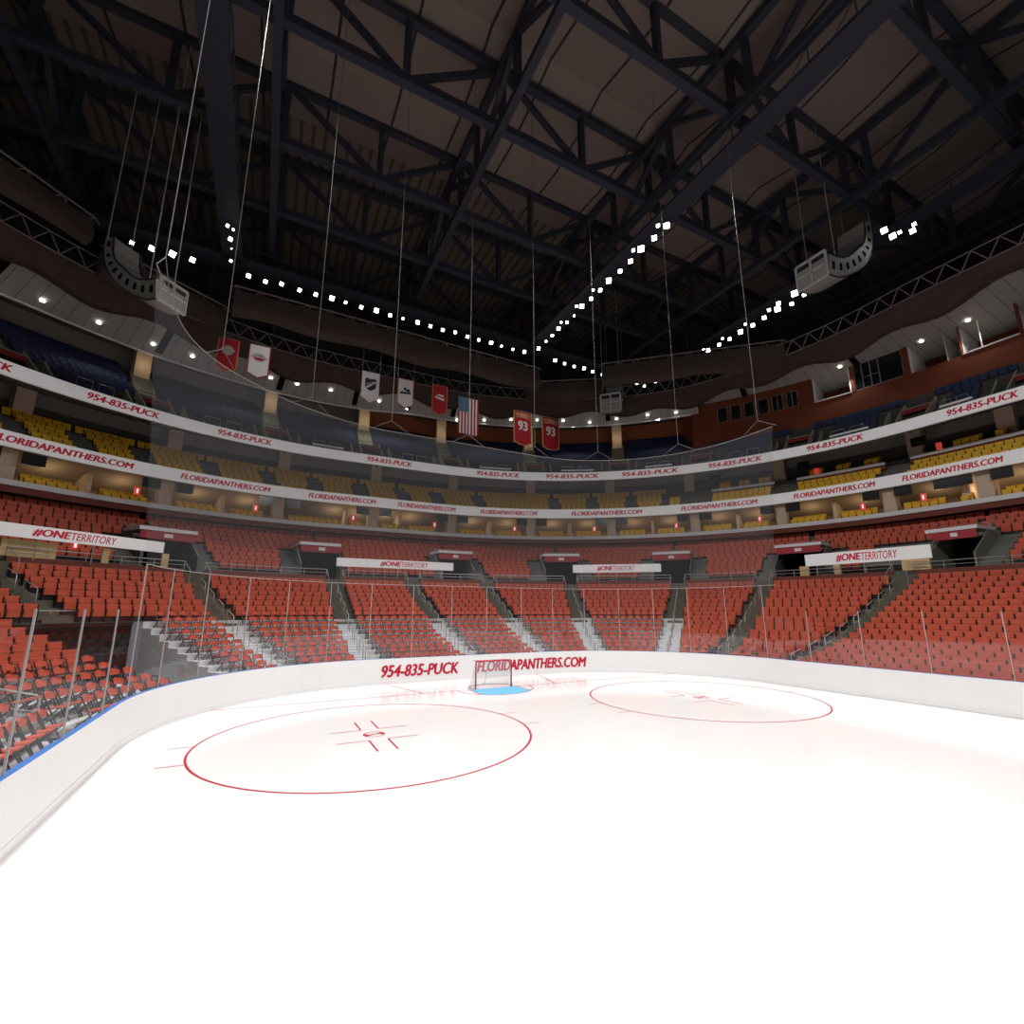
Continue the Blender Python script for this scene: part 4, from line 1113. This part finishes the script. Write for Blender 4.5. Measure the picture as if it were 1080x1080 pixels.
KIND = {
 'fixed': dict(name='stadium_chair', parts=fixed_parts, mats=(M['orange'],M['dark']), lab='orange stadium seat', grp='orange stadium seats', cat='seat'),
 'fold': dict(name='folding_chair', parts=fold_parts, mats=(M['orange2'],M['pipe']), lab='orange folding chair', grp='orange padded folding chairs', cat='chair'),
 'yellow': dict(name='balcony_chair', parts=fixed_parts, mats=(M['yellow'],M['dark']), lab='yellow seat', grp='yellow balcony seats', cat='seat'),
 'navy': dict(name='upper_deck_chair', parts=fixed_parts, mats=(M['navy'],M['dark']), lab='navy seat', grp='navy upper deck seats', cat='seat'),
}
seats = {k: [] for k in KIND}
def fill(kind, s0, s1, off, z, pitch, desc, miss=0.0, jit=.5):
    if s1 <= s0: return
    la, lb = L(s0,off), L(s1,off); n = int((lb-la)/pitch)
    if n < 1: return
    ex = (lb-la-n*pitch)/2
    for k in range(n):
        l_ = la+ex+(k+.5)*pitch; s_ = Linv(l_,off)
        if random.random() < miss: continue
        x, y = P(s_,off)
        p = proj((x,y,z+.6))
        if p is None or not (-170 < p[0] < 1250): continue
        inn = 0 < p[0] < 1080
        seats[kind].append((.5/p[2]*FPX if inn else 0, x, y, z, ANG(s_), '%s, seat %d from left' % (desc, k+1)))
blk = dict(zip(range(12), ['far left block','left edge block','block over tunnel','block right of tunnel','block above phone lettering','block behind goal','block right of goal','block under middle signboard','wedge block','block under right signboard','rightmost block','far right block']))
for bi, (a, b) in enumerate(secs):
    for i in range(18):
        o = OF[i]; a_, b_ = a+aw(a,o), b-aw(b,o)
        d_ = '%s, row %d up from ice' % (blk[bi], i+1)
        if a < -30: a_ = -32
        if b > 35: b_ = 33
        def rng(lo, hi, kind):
            fill(kind, lo, hi, o, FL[i], .56 if kind == 'fold' else .60, d_)
        if bi in (0,1):
            if i <= 10: b_ = min(b_, TS0-aw(-12,o,.15)) if bi == 1 else b_
            rng(a_, b_, 'fold' if i <= 4 else 'fixed')
            if bi == 1 and i > 10: pass
        elif bi == 2:
            if i <= 10: rng(TS1+aw(-9,o,.2), b_, 'fold')
            else: rng(a_, b_, 'fixed')
        elif 3 <= bi <= 7:
            if bi == 4 and i < 6: a_ += (6-i)*.12
            rng(a_, b_, 'fold' if i <= 10 else 'fixed')
        elif bi == 8: rng(a_, b_, 'fold' if i <= 3 else 'fixed')
        elif bi == 9:
            if i <= 2: rng(a_, a_+(b_-a_)*.45, 'fold'); rng(a_+(b_-a_)*.5, b_, 'fixed')
            else: rng(a_, b_, 'fixed')
        else: rng(a_, b_, 'fixed')
# upper red rows between the entrances
vs = [-30]+[c for c,_ in VOM]+[32]; hs = [0]+[h for _,h in VOM]+[0]
for k in range(len(vs)-1):
    for i in range(10):
        o = UO[i]
        cut = lambda c, h: (h+aw(c,o,1.3)) if i < VR else (aw(c,o,1.0) if i == VR else 0)
        a_ = vs[k]+(cut(vs[k],hs[k]) if hs[k] else 0); b_ = vs[k+1]-(cut(vs[k+1],hs[k+1]) if hs[k+1] else 0)
        fill('fixed', a_, b_, o, UF[i], .60, 'upper bank right of entrance %d, row %d up' % (k, i+1))
# yellow
ya = sorted(YA)
for k in range(len(ya)-1):
    for i in range(6):
        o = YO[i]; a_, b_ = ya[k]+(aw(ya[k],o,.6) if i<5 else 0), ya[k+1]-(aw(ya[k+1],o,.6) if i<5 else 0)
        fill('yellow', a_, b_, o, YF[i], .58, 'balcony block %d, row %d up' % (k+1, i+1))
for k, (a, b) in enumerate(((11.6,12.0),(12.75,14.2),(14.75,16.45),(16.95,22.3),(22.9,32))):
    for i in range(3):
        fill('yellow', a, b, YO[i]-.2, YF[i], .58, 'right box block %d, row %d up' % (k+1, i+1))
    if k:
        for q in range(3):
            lo, hi = a+(b-a)*(.12+.32*q), a+(b-a)*(.12+.32*q+.2)
            fill('yellow', lo, hi, 28.0, 16.85, .58, 'box above ledge %d, group %d front' % (k, q+1))
            fill('yellow', lo, hi, 28.8, 17.15, .58, 'box above ledge %d, group %d rear' % (k, q+1))
for k in range(len(COLS)-1):
    a, b = COLS[k]+aw(COLS[k],25,.7), COLS[k+1]-aw(COLS[k+1],25,.7); m1 = (a+b)/2
    for (lo, hi, side) in ((a, a+(b-a)*.42, 'left'), (m1+(b-a)*.06, b-(b-a)*.05, 'right')):
        for i, (o, z) in enumerate(((25.05,11.48),(25.95,11.85))):
            fill('yellow', lo, hi, o, z, .58, 'suite bay %d %s half, row %d' % (k+1, side, i+1))
# navy
for k in range(len(UC)-1):
    for i in range(11):
        a_, b_ = UC[k]+aw(UC[k],BO[i],2.9 if i < 3 else 1.0), UC[k+1]-aw(UC[k+1],BO[i],2.9 if i < 3 else 1.0)
        if i > 3: b_ = min(b_, 12.1)
        if i > 3 and a_ > 12: continue
        if a_ > 12: fill('navy', a_, b_, 24.9+.6*i, 19.2+.72*i, .56, 'upper deck bay %d, row %d up' % (k+1, i+1))
        else: fill('navy', a_, b_, BO[i], BF[i], .56, 'upper deck bay %d, row %d up' % (k+1, i+1))
for a,b in ((-32,-24.5),(23.4,33)):
    for i in range(4 if a > 0 else 11): fill('navy', a, b, (24.9+.6*i) if a > 0 else BO[i], (19.2+.72*i) if a > 0 else BF[i], .56, ('right' if a > 0 else 'left')+' outer bay, row %d up' % (i+1))

for kind, K in KIND.items():
    lst = sorted(seats[kind], key=lambda t: -t[0])
    ind, rest = lst[:300], lst[300:]
    parts = K['parts'](4)
    joined = MB()
    for _, pm_, mi in parts:
        i0 = len(joined.v); joined.v += pm_.v
        for f in pm_.f: joined.f.append(tuple(i0+k for k in f)); joined.m.append(mi)
    jme = joined.mesh(K['name'], K['mats'])
    proto = None
    for n, (sz, x, y, z, an, desc) in enumerate(ind):
        if n < 110 and kind in ('fixed','fold'):
            if proto is None:
                proto = thing(K['name'], 'x', K['cat'], (x,y,z), an, K['grp'])
                for pn, pm_, mi in parts: obj(pn, pm_, K['mats'][mi], proto)
                t = proto
            else: t = dup(proto, (x,y,z), an, 'x')
        else:
            t = obj(K['name'], jme, None, None, loc=(x,y,z), rz=an); tag(t, 'x', K['cat'], K['grp'])
        t['label'] = K['lab'] + ', ' + desc
    if rest:
        lo = MB()
        for pn, pm_, mi in K['parts'](1):
            i0 = len(lo.v); lo.v += pm_.v
            for f in pm_.f: lo.f.append(tuple(i0+k for k in f)); lo.m.append(mi)
        big = MB(); lv = lo.v
        for sz, x, y, z, an, desc in rest:
            ca, sa = math.cos(an), math.sin(an); i0 = len(big.v)
            big.v += [(x+a*ca-b*sa, y+a*sa+b*ca, z+c) for a,b,c in lv]
            big.f += [tuple(i0+k for k in f) for f in lo.f]; big.m += lo.m
        o = obj(K['name']+'_rows', big, K['mats'])
        tag(o, 'the many further %ss filling the remaining rows' % K['lab'], K['cat'], None, 'stuff')
    print(kind, len(lst))

# ------------------------------------------------------------------ light
def spot(name, loc, target, power, size, blend, rad=.6, col=(1,.985,.97)):
    l = D.lights.new(name, 'SPOT'); l.energy = power; l.spot_size = math.radians(size); l.spot_blend = blend; l.shadow_soft_size = rad; l.color = col
    o = D.objects.new(name, l); COL.objects.link(o); o.location = loc
    o.rotation_euler = (Vector(target)-Vector(loc)).to_track_quat('-Z','Y').to_euler(); return o
for x in (-15.1, 15.1):
    for y in (-45,-30,-15,0,14):
        spot('rink_light', (x,y,32.2), (-x*.15, y*.55-6, 0), 11500, 112, .75)
for s_ in (-9,-6.5,-3,0,3,6.5,9,11.5,16,19.8):
    x, y = P(s_, 26.4)
    l = D.lights.new('downlight_lamp','SPOT'); l.energy = 250; l.spot_size = 2.2; l.spot_blend = .6; l.shadow_soft_size = .15; l.color = (1,.93,.84)
    o = D.objects.new('downlight_lamp', l); COL.objects.link(o); o.location = (x,y,26.2)
for s_ in UC:
    if -16 < s_ < 12.4:
        x, y = P(s_, 29.3)
        l = D.lights.new('column_lamp','POINT'); l.energy = 11; l.shadow_soft_size = .2; l.color = (1,.85,.65)
        o = D.objects.new('column_lamp', l); COL.objects.link(o); o.location = (x,y,25.4)
for i in range(len(COLS)-1):
    m_ = (COLS[i]+COLS[i+1])/2
    for q in (COLS[i]+(m_-COLS[i])*.55, m_+(COLS[i+1]-m_)*.45):
        x, y = P(q, 26.6)
        l = D.lights.new('suite_lamp','POINT'); l.energy = 22; l.shadow_soft_size = .45; l.color = (1,.80,.58)
        o = D.objects.new('suite_lamp', l); COL.objects.link(o); o.location = (x,y,12.95)
w = D.worlds.new('world'); bpy.context.scene.world = w; w.use_nodes = True
w.node_tree.nodes['Background'].inputs[0].default_value = (.9,.92,1,1); w.node_tree.nodes['Background'].inputs[1].default_value = .12
sc = bpy.context.scene
sc.view_settings.view_transform = 'Standard'; sc.view_settings.look = 'None'; sc.view_settings.exposure = 0; sc.view_settings.gamma = 1
sc.view_settings.use_curve_mapping = False
